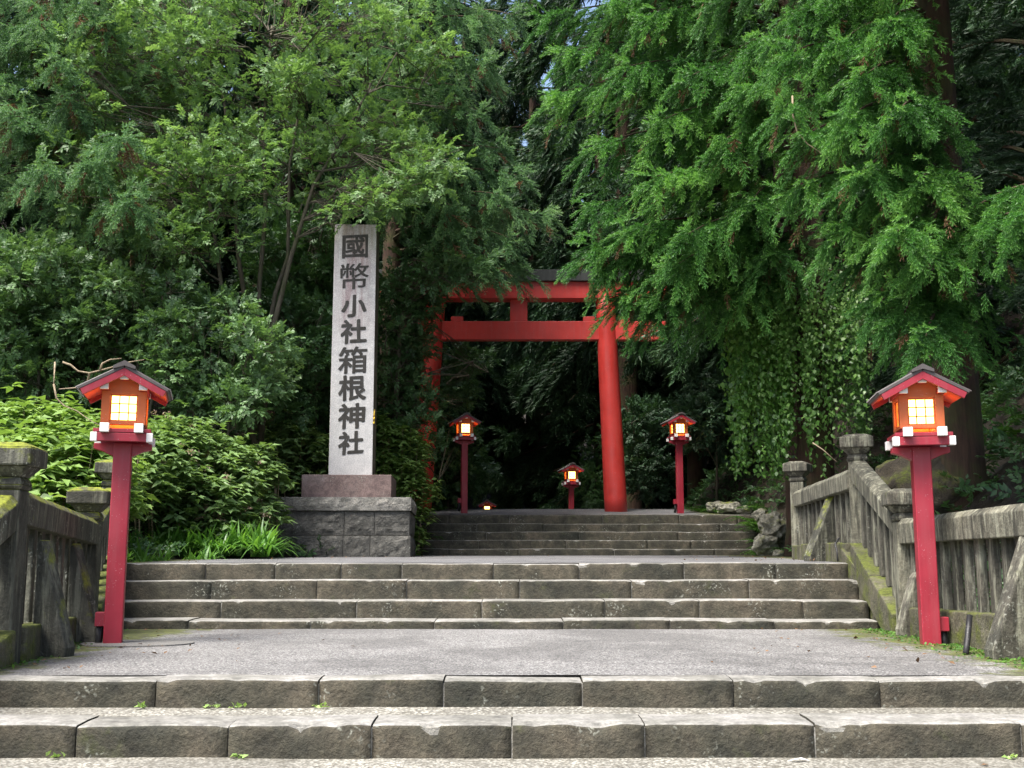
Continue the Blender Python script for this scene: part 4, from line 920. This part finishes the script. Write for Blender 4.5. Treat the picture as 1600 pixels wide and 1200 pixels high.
for i, (x, y) in enumerate(spots):
    j = int(G.integers(0, 3)); 
    if (x, y) == (3.4, 42.0): j = 2
    if (x, y) in ((3.7, 35.5), (-3.2, 41.5)): j = 1
    o = protos[j] if j not in used else copy_tree(protos[j]); used.add(j)
    o.location = (x, y, gz(x, y)); o.rotation_euler = (0, 0, G.uniform(0, 6.28)); sc = G.uniform(.92, 1.12) if (x, y) != (3.7, 35.5) else 1.15; o.scale = (sc, sc, sc * G.uniform(.95, 1.1) * ((.80 if y in (30.5, 33.5) else .62) if x < -9 and y < 45 else 1))
    if (x, y) == (3.4, 42.0): lb = 'lowest hanging dark cedar seen through the opening of the red gate'
    elif y > 40: lb = 'far forest cedar standing behind the first rows of trees'
    elif x < 0: lb = 'dark forest cedar in the rows behind the left bank'
    else: lb = 'dark forest cedar in the rows behind the right bank'
    tag(o, lb, 'tree', 'forest cedars behind the gate' if 'lowest' not in lb else None)
for j in range(3):
    if j not in used: 
        for c in list(protos[j].children): bpy.data.objects.remove(c)
        bpy.data.objects.remove(protos[j])

# ------- broadleaf trees and shrubs
def crown_pts(g, centres, radii, n, flat=0.55, shell=0.5):
    """n points spread through ellipsoid clumps, denser towards the outside; returns pos and outward direction"""
    c = np.array(centres, float); r = np.array(radii, float); w_ = r ** 2; k = g.choice(len(c), n, p=w_ / w_.sum())
    d = unit(g.normal(0, 1, (n, 3))); rr_ = shell + (1 - shell) * g.random(n) ** 0.6
    off = d * (r[k] * rr_)[:, None]; off[:, 2] *= flat
    return c[k] + off, d, k
def broadleaf(name, label, cat, base, stems, clumps, nspr, ssz, mat, spr, g, group=None, flat=0.5, upw=0.9, wood=M['bark_grey'], twig_r=0.012, link=True, out=0.7, rs=(0.07, 0.02)):
    """stems: lists of world points; clumps: (xyz, radius)"""
    root = empty(name, base); tag(root, label, cat, group); bx = np.array(base, float); bv = Vector(base)
    for st in stems:
        mb = MB(); n = len(st); mb.tube([Vector(q) - bv for q in st], [lerp(rs[0], rs[1], i / (n - 1)) for i in range(n)], 8); mb.build('stem' if len(stems) > 1 else 'trunk', wood, root, smooth=True)
    cs_ = np.array([c for c, r in clumps], float); rs_ = np.array([r for c, r in clumps], float)
    if link and stems:
        allp = []
        for st in stems:
            s_ = [np.array(q, float) for q in st]
            for a, b_ in zip(s_[:-1], s_[1:]):
                for t in (0, .25, .5, .75): allp.append(a + (b_ - a) * t)
        allp = np.array(allp); tw = MB()
        for c, r in zip(cs_, rs_):
            dd = np.linalg.norm((allp - c) * np.array([1, 1, 1.6]), axis=1) + np.maximum(0, allp[:, 2] - c[2] + 0.2) * 3
            a = allp[dd.argmin()]; mid = a + (c - a) * .5 + np.array([0, 0, .12]) + g.normal(0, .12, 3) * np.linalg.norm(c - a)
            q2 = a + (c - a) * .25 + g.normal(0, .05, 3); q4 = a + (c - a) * .78 + g.normal(0, .1, 3)
            tw.tube([Vector(a) - bv, Vector(q2) - bv, Vector(mid) - bv, Vector(q4) - bv, Vector(c) - bv], [twig_r * 1.6, twig_r * 1.3, twig_r, twig_r * .7, twig_r * .4], 5)
            for q in range(5):
                e = c + unit(g.normal(0, 1, 3)) * r * np.array([.9, .9, .5]); tw.tube([Vector(mid) - bv, Vector((mid + e) / 2 + g.normal(0, .06, 3)) - bv, Vector(e) - bv], [twig_r * .7, twig_r * .5, twig_r * .2], 4, cap=False)
        tw.build('branches', wood, root)
    p_, d, k = crown_pts(g, cs_, rs_, nspr, flat)
    dr = unit(d * out + g.normal(0, .45, d.shape) + UP * .1); nn = unit(UP * upw + d * .4 + g.normal(0, .3, d.shape))
    ct = g.normal(0, .12, len(cs_))
    V, Fc, t = join(put(spr, p_, dr, nn, ssz * g.uniform(.7, 1.25, nspr), 0.35 + ct[k] + g.normal(0, .10, nspr)))
    np_obj('crown' if stems else name + '_leaves', V - bx, Fc, mat, t, root); return len(Fc)
g = np.random.default_rng(40)
def PP(l): return [tuple(P(*q)) for q in l]
def scat(g, x0, x1, y0, y1, D0, D1, n, r0, r1, ok=None):
    out = []
    while len(out) < n:
        px, py, D = g.uniform(x0, x1), g.uniform(y0, y1), g.uniform(D0, D1)
        if ok is not None and not ok(px, py): continue
        out.append((tuple(P(px, py, D)), g.uniform(r0, r1)))
    return out
D0 = 21.5
stems = [PP([(402, 700, D0), (402, 590, D0), (405, 450, D0), (415, 330, D0), (411, 210, D0), (418, 110, D0), (425, 40, D0)]),
         PP([(404, 700, D0 + .1), (412, 560, D0), (430, 460, D0 - .1), (450, 400, D0 - .1), (452, 260, D0 - .2), (470, 160, D0 - .2)]),
         PP([(406, 700, D0 - .2), (425, 520, D0 - .3), (455, 400, D0 - .4), (490, 290, D0 - .5), (545, 200, D0 - .5), (580, 130, D0 - .5)]),
         PP([(396, 700, D0 + .3), (392, 520, D0 + .3), (372, 400, D0 + .4), (366, 280, D0 + .5), (350, 160, D0 + .5), (330, 60, D0 + .5)]),
         PP([(400, 700, D0 - .4), (360, 560, D0 - .6), (345, 440, D0 - .8), (330, 330, D0 - .8), (312, 250, D0 - .8)])]
up_ok = lambda x, y: (abs(x - 400) / 330) ** 2 + (abs(y - 180) / 250) ** 2 < 1
cl = scat(g, 90, 700, -40, 330, 19.8, 23.0, 150, 0.30, 0.65, up_ok)
cl += scat(g, 260, 390, 210, 420, 19.4, 20.4, 16, 0.35, 0.6) + scat(g, 520, 680, 200, 340, 20, 21.5, 14, 0.3, 0.55)
_b = P(402, 700, D0)
tot += broadleaf('broadleaf_tree', 'slender many stemmed tree with fresh light green leaves rising left of the pillar', 'tree', (_b.x, D0, gz(_b.x, D0)), stems, cl, 5600, 0.28, M['leaf_light'], SPR, g, rs=(0.060, 0.022), twig_r=0.013)
# branch of small glossy leaves reaching over the gate from behind the pillar
cl = scat(g, 600, 745, 400, 455, 22.3, 23.3, 12, 0.28, 0.45) + scat(g, 590, 690, 440, 740, 23.2, 24.9, 80, 0.26, 0.48, lambda x, y: x < 668 + 24 * math.sin(y * .03)) + scat(g, 690, 755, 545, 700, 27.5, 29, 12, 0.4, 0.6)
b_ = P(615, 780, 23.8)
tot += broadleaf('evergreen_tree', 'dark glossy leaved evergreen between the pillar and the gate, hiding the left gate leg', 'tree', (b_.x, 23.8, gz(b_.x, 23.8)), [PP([(615, 790, 23.8), (618, 640, 23.8), (625, 520, 23.7), (640, 430, 23.3)])], cl, 3200, 0.27, M['leaf_ever'], SPR, g, rs=(.08, .03))
# lower evergreens on the left bank
SH = [(60, 470, 19.5, 120, 90, 'evergreen shrub with pale new leaves at the left edge above the mossy balustrade'),
      (215, 480, 19.8, 130, 100, 'broad evergreen shrub spreading behind the left lantern roof'),
      (330, 560, 19.5, 110, 90, 'dark evergreen shrub behind the hydrangeas right of the left lantern'),
      (470, 560, 20.8, 80, 110, 'dark evergreen shrub touching the left side of the pillar'),
      (70, 590, 20, 150, 70, 'shadowy evergreen thicket low down behind the left lantern post'),
      (470, 420, 22.5, 90, 80, 'evergreen shrub with layered sprays left of the pillar top')]
for (px, py, D, wx, wy, lb) in SH:
    D += 1.6 if px > 400 else 0.3
    cl = [];
    for k in range(44):
        a = g.uniform(0, 6.28); r = g.random() ** .5; cl.append((tuple(P(px + wx * r * math.cos(a), py + wy * r * math.sin(a), D + g.uniform(-.9, .9))), g.uniform(.22, .48)))
    b_ = P(px, min(700, py + 130), D); zg = gz(b_.x, D)
    st = [[(b_.x + q * .1, D, zg - .1), (b_.x + q * .3, D, (zg + P(px, py, D).z) / 2), tuple(P(px + q * wx * .3, py - wy * .2, D))] for q in (-1, 0, 1)]
    tot += broadleaf('evergreen_shrub', lb, 'shrub', (b_.x, D, zg), st, cl, 2100, 0.27, M['leaf_mid'] if px < 400 else M['leaf_ever'], SPR, g, rs=(.04, .015))
# understorey trees through the gate and along the path
for (px, py, D, wx, wy, lb, mt) in [(800, 715, 47, 60, 60, 'dark undergrowth shrub far behind the distant lantern', 'leaf_ever'), (1010, 700, 31, 30, 70, 'leafy undergrowth between the gate leg and the right far lantern', 'cedar_shaded'), (1120, 650, 27.5, 50, 60, 'undergrowth shrub behind the lantern right of the gate', 'cedar_shaded'),
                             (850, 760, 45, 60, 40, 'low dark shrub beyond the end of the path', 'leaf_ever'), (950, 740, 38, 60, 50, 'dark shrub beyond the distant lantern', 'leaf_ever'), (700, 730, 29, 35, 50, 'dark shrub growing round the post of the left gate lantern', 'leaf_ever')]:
    cl = []
    for k in range(26):
        a = g.uniform(0, 6.28); r = g.random() ** .5; cl.append((tuple(P(px + wx * r * math.cos(a), py + wy * r * math.sin(a), D + g.uniform(-.9, .9))), g.uniform(.35, .75)))
    b_ = P(px, 800, D); zg = gz(b_.x, D)
    tot += broadleaf('evergreen_shrub', lb, 'shrub', (b_.x, D, zg), [[(b_.x, D, zg - .1), tuple(P(px, py, D))]], cl, 1100, 0.36, M[mt], SPR, g, rs=(.04, .015))

# ivy covered trunk on the right
g = np.random.default_rng(50)
ID = 19.5; ib = P(1275, 800, ID); zg = gz(ib.x, ID)
root = empty('ivy_covered_tree', (ib.x, ID, zg)); tag(root, 'trunk wrapped in a shining curtain of ivy behind the right balustrade', 'tree')
mb = MB(); mb.tube([(0, 0, -.3), (.05, 0, 3), (.1, .1, 7)], [.35, .3, .25], 12); mb.build('trunk', M['bark'], root, smooth=True)
pts = []; 
cols = np.concatenate([g.uniform(1138, 1215, 11), g.uniform(1215, 1345, 13)])
for k in range(330):                      # hanging strands
    px = g.choice(cols) + g.normal(0, 5); y0 = g.uniform(390, 520); L = g.uniform(80, 290); D = ID + g.uniform(-1.1, .3) + (abs(px - 1240) / 100) * .4
    n = int(L / 3.6); ys = y0 + np.sort(g.random(n)) * L; 
    for y in ys:
        if y < 745: pts.append(tuple(P(px + g.normal(0, 3 + 5 * g.random()), y, D + g.normal(0, .05))))
pts = np.array(pts); n = len(pts); dd = unit(np.stack([g.normal(0, .5, n), g.normal(-.4, .4, n), np.full(n, -.8)], 1)); nn = unit(np.stack([g.normal(0, .6, n), g.normal(-.5,.4,n), g.normal(1.0, .5, n)], 1))
V, Fc, t = join(put([leaf_t(.05, .34, .1), leaf_t(.12, .28, .2), leaf_t(.0, .40, .05)], pts, dd, nn, g.uniform(.05, .115, n), g.uniform(.15, .85, n))); np_obj('ivy', V - np.array(root.location), Fc, M['ivy'], t, root); tot += len(Fc)

# hydrangea bushes
def bush(label, clumps, n, lsz, mat, g, name='hydrangea_bush', flowers=0, group='hydrangea bushes'):
    extra = []
    for (c, r) in clumps:                       # fill each mound down to the ground
        z = c[2] - r * .8
        while z > gz(c[0], c[1]) + .15: extra.append(((c[0] + g.normal(0, .1), c[1] - .1, z), r * .95)); z -= r * .9
    n = int(n * (1 + 0.75 * len(extra) / len(clumps))); clumps = list(clumps) + extra
    c0 = np.array([c for c, r in clumps]); cx, cy = c0[:, 0].mean(), c0[:, 1].mean(); base = (cx, cy, gz(cx, cy)); root = empty(name, base); tag(root, label, 'bush', group); bx = np.array(base)
    cs_ = c0; rs_ = np.array([r for c, r in clumps]); p_, d, k = crown_pts(g, cs_, rs_, n, .8, .75)
    d[:, 2] = np.abs(d[:, 2]); p_[:, 2] = cs_[k][:, 2] + d[:, 2] * rs_[k] * .8
    p_ = p_ + (d * .5 + UP * .6) * (np.abs(g.normal(0, 1, n)) ** 2 * .05)[:, None]
    # whorls of leaves at shoot ends
    V = []; W_ = 5
    a0 = g.uniform(0, 6.28, n); parts = []
    for w_ in range(W_):
        a = a0 + w_ * 6.28 / W_ + g.normal(0, .2, n); dr = unit(np.stack([np.cos(a), np.sin(a), g.uniform(-.5, .25, n)], 1) + d * .3)
        parts += put([leaf_t(.10, .27, .16)], p_ - UP * .02 * w_, dr, unit(UP + d * .4 + g.normal(0, .2, (n, 3))), lsz * g.uniform(.65, 1.2, n), .35 + g.normal(0, .14, n))
    V, Fc, t = join(parts); np_obj('foliage', V - bx, Fc, mat, t, root)
    st = MB()
    for q in range(60):
        i = int(g.integers(0, n)); a = Vector((cx, cy, gz(cx, cy))).lerp(Vector((p_[i][0], p_[i][1], gz(p_[i][0], p_[i][1]))), .8); st.tube([a - Vector(base), (a.lerp(Vector(p_[i]), .5) + Vector((0, 0, .1))) - Vector(base), Vector(p_[i]) - Vector(base)], [.012, .009, .005], 5, cap=False)
    st.build('stems', M['twig'], root)
    if flowers:
        i = g.choice(n, flowers, replace=False); q = p_[i] + UP * .10; m_ = 26
        pts = np.repeat(q, m_, 0) + g.normal(0, .035, (flowers * m_, 3)) * np.array([1, 1, .6]); nn = unit(g.normal(0, 1, pts.shape) + UP)
        V, Fc, t = join(put([leaf_t(.0, .4, 0)], pts, unit(g.normal(0, 1, pts.shape)), nn, g.uniform(.02, .035, len(pts)), g.uniform(0, 1, len(pts)))); np_obj('flower_heads', V - bx, Fc, M['flower'], t, root)
    return len(Fc)
def clump_px(g, lst, j=0.0): return [(tuple(P(px, py, D)), r) for (px, py, D, r) in lst]
g = np.random.default_rng(60)
tot += bush('bright leaved hydrangea at the left edge behind the mossy balustrade', clump_px(g, [(20, 760, 13.5, .75), (70, 745, 13.8, .75), (120, 765, 13.6, .7), (60, 700, 15, .7), (110, 710, 15, .7), (150, 740, 14.5, .6), (0, 700, 14.6, .7), (150, 800, 13.5, .45), (100, 810, 13, .5)]), 850, .20, M['leaf_hyd'], g)
tot += bush('hydrangea full of faded brownish flower heads just right of the left lantern post', clump_px(g, [(225, 750, 17, .8), (270, 725, 18, .85), (320, 735, 18.4, .8), (240, 710, 18.5, .7), (200, 770, 16.5, .7), (340, 770, 18, .7), (290, 790, 17.3, .7), (230, 810, 16.8, .5), (330, 800, 17.6, .5), (260, 830, 16.9, .4)]), 1300, .175, M['leaf_hyd2'], g, flowers=90)
tot += bush('darker hydrangea against the left side of the pillar base', clump_px(g, [(380, 760, 19, .75), (415, 740, 21.8, .8), (385, 800, 19.2, .45), (460, 720, 22, .8), (360, 800, 18.5, .5), (440, 700, 22, .6), (495, 720, 22.8, .6), (385, 830, 18.4, .3)]), 950, .19, M['leaf_hyd2'], g)
tot += bush('young light green bush beside the right side of the pillar foot', clump_px(g, [(618, 700, 23.2, .55), (600, 690, 23.2, .55), (635, 715, 23.2, .5), (590, 725, 23.2, .5), (632, 745, 23.2, .4)]), 360, .17, M['leaf_hyd'], g)
# strap leaved border
g = np.random.default_rng(70)
def straps(root_name, label, spots_, nb, L, mat, g, cat='plants', kind=None, w=.022, group=None, arch=1.0):
    V = []; Fs = []; T = []
    for (x, y, z) in spots_:
        for k in range(nb):
            a = g.uniform(0, 6.28); l = L * g.uniform(.6, 1.2); ou = g.uniform(.25, .9) * arch; b0 = len(V); tn = g.uniform(.1, .8); sx, sy = -math.sin(a), math.cos(a); bx_, by_ = x + g.normal(0, .03), y + g.normal(0, .03)
            for i in range(6):
                t = i / 5; rr2 = l * ou * t; hh2 = l * (t * (1.15 - .35 * ou) - .75 * ou * t ** 2.4); ww = w * (1 - t ** 2) * (.6 + .4 * math.sin(3 * t + .5)) + .0015
                for sg in (-1, 1): V.append((bx_ + math.cos(a) * rr2 + sx * ww * sg, by_ + math.sin(a) * rr2 + sy * ww * sg, z + hh2)); T.append(tn + .1 * t)
            for i in range(5): q = b0 + i * 2; Fs.append((q, q + 1, q + 3, q + 2))
    V = np.array(V); c = V.mean(0); c[2] = min(s_[2] for s_ in spots_); r_ = np_obj(root_name, V - c, np.array(Fs), mat, np.array(T)); r_.location = c; tag(r_, label, cat, group, kind); return r_
sp_ = []
for k in range(90):
    px = g.uniform(196, 418); D = g.uniform(16.6, 18.0); b_ = P(px, 862, D); sp_.append((b_.x, D, zc(D) + .02 + .1 * (D - 16.6)))
straps('border_plants', 'row of long arching strap leaves edging the upper landing left of the pillar', sp_, 24, .62, M['blade'], g, kind='stuff', w=.024, arch=1.25)
sp_ = [(x_, y_, gz(x_, y_)) for (x_, y_) in [(-4.3 - g.random() * 1.2, 12.9 + g.random() * 4.5) for _ in range(26)]]
straps('border_plants', 'strap leaved plants between the left balustrade and the hydrangeas', sp_, 14, .38, M['blade'], g, kind='stuff')

# ferns and grass on the right bank
def fern(x, y, z, L, nfr, label, g, mat=M['fern'], group='ferns on the right bank'):
    ps, ds, ns, ss, ts = [], [], [], [], []
    for k in range(nfr):
        a = g.uniform(0, 6.28); l = L * g.uniform(.7, 1.15); tt = g.uniform(.2, .6)
        for i in range(22):
            t = (i + 1) / 22; r = l * t * .85; h = l * (.75 * t - .62 * t * t); sg = 1 if i % 2 else -1
            ps.append((math.cos(a) * r, math.sin(a) * r, h)); b2 = a + sg * 1.2; ds.append((math.cos(b2), math.sin(b2), -.1)); ns.append((0, 0, 1)); ss.append(l * .26 * math.sin(min(1, t * 1.3 + .15) * 2.6) + .015); ts.append(tt)
    V, Fc, t = join(put([leaf_s(.14)], np.array(ps), np.array(ds), np.array(ns, float) + g.normal(0, .15, (len(ps), 3)), np.array(ss), np.array(ts)))
    o = np_obj('fern', V, Fc, mat, t); o.location = (x, y, z); tag(o, label, 'fern', group); return o
g = np.random.default_rng(80)
for k in range(26):
    px = g.uniform(1085, 1235); py = g.uniform(650, 775); D = 22.5 + (1235 - px) / 150 * 5 + g.uniform(-.5, .5); b_ = P(px, py, D); z = gz(b_.x, D); fern(b_.x, D, z + .05, g.uniform(.45, .8), 11, 'green fern on the slope above the right end of the top stairs', g)
for k in range(20):
    x = g.uniform(4.7, 8); y = g.uniform(9, 18); fern(x, y, gz(x, y) + .03, g.uniform(.35, .6), 9, 'dark fern on the shaded slope behind the right balustrade', g, group='shaded ferns behind the balustrade')
for k in range(16):
    x = g.uniform(-3.6, -1.6); y = g.uniform(24.2, 27.8); fern(x, y, gz(x, y) + .03, g.uniform(.45, .7), 9, 'dark fern at the foot of the bushes right of the pillar base', g, group='ferns left of the top stairs')

# ground cover over the banks
g = np.random.default_rng(90)
ps = []
while len(ps) < 30000:
    x = g.uniform(-16, 14); y = g.uniform(2, 36)
    if xl(y) - .15 < x < xr(y) + .12: continue
    ps.append((x, y, gz(x, y)))
ps = np.array(ps); n = len(ps); near = np.where(ps[:, 0] > 0, 0, 0)
ps[:, 2] += g.random(n) * .22
V, Fc, t = join(put(SPR[:2], ps, unit(np.stack([g.normal(0, 1, n), g.normal(-.3, 1, n), g.uniform(.0, .7, n)], 1)), unit(UP + g.normal(0, .5, (n, 3))), g.uniform(.14, .34, n), g.uniform(0, .55, n)))
tag(np_obj('ground_cover', V, Fc, M['leaf_ever'], t), 'low leafy ground cover and creepers over both banks', kind='stuff'); tot += len(Fc)
# moss fringe and fallen leaves where paving meets the balustrades
def litter(label, n, area, mat, sz, g, name='moss'):
    ps = np.array([area() for _ in range(n)]); V, Fc, t = join(put([leaf_s(.35)], ps, unit(np.stack([g.normal(0, 1, n), g.normal(0, 1, n), g.uniform(.0, .6, n)], 1)), unit(UP + g.normal(0, .3, (n, 3))), g.uniform(*sz, n), g.uniform(0, 1, n))); tag(np_obj(name, V, Fc, mat, t), label, kind='stuff')
def edgeL():
    y = g.uniform(6.7, 11.1); return (xl(y) + abs(g.normal(0, .10)) + .12, y, zc(y) + .004)
def edgeR():
    y = g.uniform(6.7, 11.1); return (xr(y) - abs(g.normal(0, .16)) - .16, y, zc(y) + .004)
litter('tiny weeds and moss along the left kerb of the landing', 1500, edgeL, M['fern'], (.012, .035), g); litter('tiny weeds and moss along the right kerb of the landing', 1800, edgeR, M['fern'], (.012, .035), g)
# fallen leaves
def fl():
    y = g.choice([g.uniform(4.8, 5.7), g.uniform(6.7, 11.1), g.uniform(12.8, 22)], p=[.15, .45, .4]); s_ = g.choice([-1, 1]); e = xr(y) if s_ > 0 else -xl(y)
    x = s_ * (e - .3 - abs(g.normal(0, .8))); return (x, y, zc(y) + .007)
litter('scattered fallen brown leaves and needles on the landings', 230, fl, M['cedar_brown'], (.02, .05), g, 'fallen_leaves')
# small weeds rooted in the step joints
for (px, py, D, lb) in [(222, 1112, 6.36, 'small weed at the foot of the second step, leftmost of the weeds'), (328, 1110, 6.36, 'upright pair of weed leaves against the second step on the left'), (372, 1110, 6.36, 'leafiest green weed against the second step on the left'), (500, 1107, 6.36, 'weed in the step joint left of the middle'), (370, 1184, 5.8, 'flat weed at the foot of the lowest step'), (1580, 1180, 5.8, 'small weed at the foot of the lowest step by the right edge'), (88, 1184, 5.8, 'tiny weed at the foot of the lowest step on the far left'), (1395, 968, 10.8, 'little weed beside the mossy kerb at the foot of the right stringer')]:
    c = P(px, py, D); n = 9; V, Fc, t = join(put([LT], g.normal(0, .012, (n, 3)) * np.array([1.8, .6, .3]) + UP * .008, unit(np.stack([g.normal(0, 1, n), g.normal(-.3, .5, n), g.uniform(.1, .9, n)], 1)), unit(UP + g.normal(0, .4, (n, 3))), g.uniform(.02, .045, n), g.uniform(.3, .9, n)))
    o = np_obj('weed', V, Fc, M['leaf_hyd'], t); zz = G0 if D < 6 else F1[0][1] + .003
    if D > 10: zz = zc(D) + .004
    o.location = (c.x, D, zz); tag(o, lb, 'weed', 'weeds at the stair joints')
mb = MB(); c = P(1247, 1189, 5.72); mb.raw([(-.055, 0, 0), (.0, -.018, .012), (.055, -.004, 0.002), (.02, .014, .014), (-.02, .012, .006)], [(0, 1, 4), (1, 3, 4), (1, 2, 3)])
o = mb.build('paper_scrap', M['white'], loc=(c.x, 5.72, G0 + .006)); tag(o, 'scrap of white paper lying at the foot of the lowest step', 'litter')

# rocks
def rock(label, px, py, D, r, g, mat=M['rock'], flat=.8, group=None, z=None, name='rock', amp=.35):
    import bmesh
    bm = bmesh.new(); bmesh.ops.create_icosphere(bm, subdivisions=5, radius=1.0); sd = g.uniform(0, 50)
    for v in bm.verts:
        q = v.co * 1.1 + Vector((sd, sd, sd)); d = noise.fractal(q, .8, 2.1, 5) * amp; d += -.25 * abs(noise.noise(q * 1.7)); v.co = v.co * (1 + d)
    me = bpy.data.meshes.new(name); bm.to_mesh(me); bm.free(); me.materials.append(mat); me.polygons.foreach_set('use_smooth', [True] * len(me.polygons))
    o = bpy.data.objects.new(name, me); COL.objects.link(o); c = P(px, py, D); o.location = c if z is None else (c.x, D, z); o.scale = (r[0], r[1], r[2]); o.rotation_euler = (0, 0, g.uniform(0, 6)); tag(o, label, 'rock', group)
g = np.random.default_rng(100)
for (px, py, D, r, lb) in [(1208, 822, 22.6, (.29, .28, .27), 'round pale lichened rock topping the pile at the right end of the top stairs'), (1196, 852, 22.4, (.24, .24, .25), 'mossy yellowish rock below the round one at the end of the top stairs'), (1222, 855, 22.9, (.26, .24, .30), 'shaded rock against the end post, lower right of the pile'),
                          (1188, 806, 23.6, (.16, .18, .16), 'small rock resting on the end of the top step'), (1218, 868, 22.0, (.15, .14, .12), 'lowest dark rock of the pile at the landing'),
                          (1118, 792, 26.0, (.24, .22, .13), 'flat pale rock edging the far path near the right gate lantern'), (1140, 794, 25.6, (.28, .25, .15), 'broad mossy rock edging the far path'), (1163, 797, 25.4, (.2, .2, .10), 'small flat rock at the top right corner of the stairs')]:
    rock(lb, px, py, D, r, g, group=None)
rock('big brown boulder half hidden behind the right lantern post', 1455, 800, 13.2, (.75, .6, .62), g, M['boulder'], z=gz(P(1455, 800, 13.2).x, 13.2) + .30, name='boulder', amp=.12)
# bare twigs
def twig(label, pts_, r, name='bare_branch', mat=M['twig'], cat='branch'):
    mb = MB(); mb.tube(PP(pts_), [lerp(r, r * .3, i / (len(pts_) - 1)) for i in range(len(pts_))], 6); tag(mb.build(name, mat, smooth=True), label, cat)
def twigs(label, lst, r, name='bare_branch'):
    mb = MB()
    for pts_ in lst: mb.tube(PP(pts_), [lerp(r, r * .35, i / (len(pts_) - 1)) for i in range(len(pts_))], 6)
    tag(mb.build(name, M['twig'], smooth=True), label, 'branch')
twigs('pale bare branch arching behind the left lantern roof', [[(98, 566, 10.6), (110, 570, 10.6), (122, 580, 10.6), (140, 583, 10.6), (160, 578, 10.4), (178, 573, 10.3), (200, 566, 10.3), (225, 562, 10.3)], [(140, 583, 10.6), (136, 600, 10.7), (118, 606, 10.8), (92, 608, 10.9)], [(156, 579, 10.4), (160, 568, 10.4), (172, 562, 10.4), (190, 560, 10.4)]], .012)
twigs('thin pale twig sagging behind the left lantern box', [[(84, 600, 11), (88, 622, 11), (100, 634, 11), (120, 642, 11), (138, 655, 11), (155, 664, 10.8)], [(86, 566, 11.2), (84, 600, 11)]], .010)
twigs('pale creeper stem hanging down the front of the right cedar', [[(1238, 150, 10.9), (1239, 180, 10.85), (1245, 205, 10.8), (1262, 225, 10.75), (1282, 238, 10.7), (1306, 260, 10.7)]], .010)
twigs('dry twig sticking out beside the tall corner post on the right', [[(1270, 692, 12.6), (1285, 702, 12.5), (1308, 722, 12.4)]], .008)
print('foliage faces', tot)
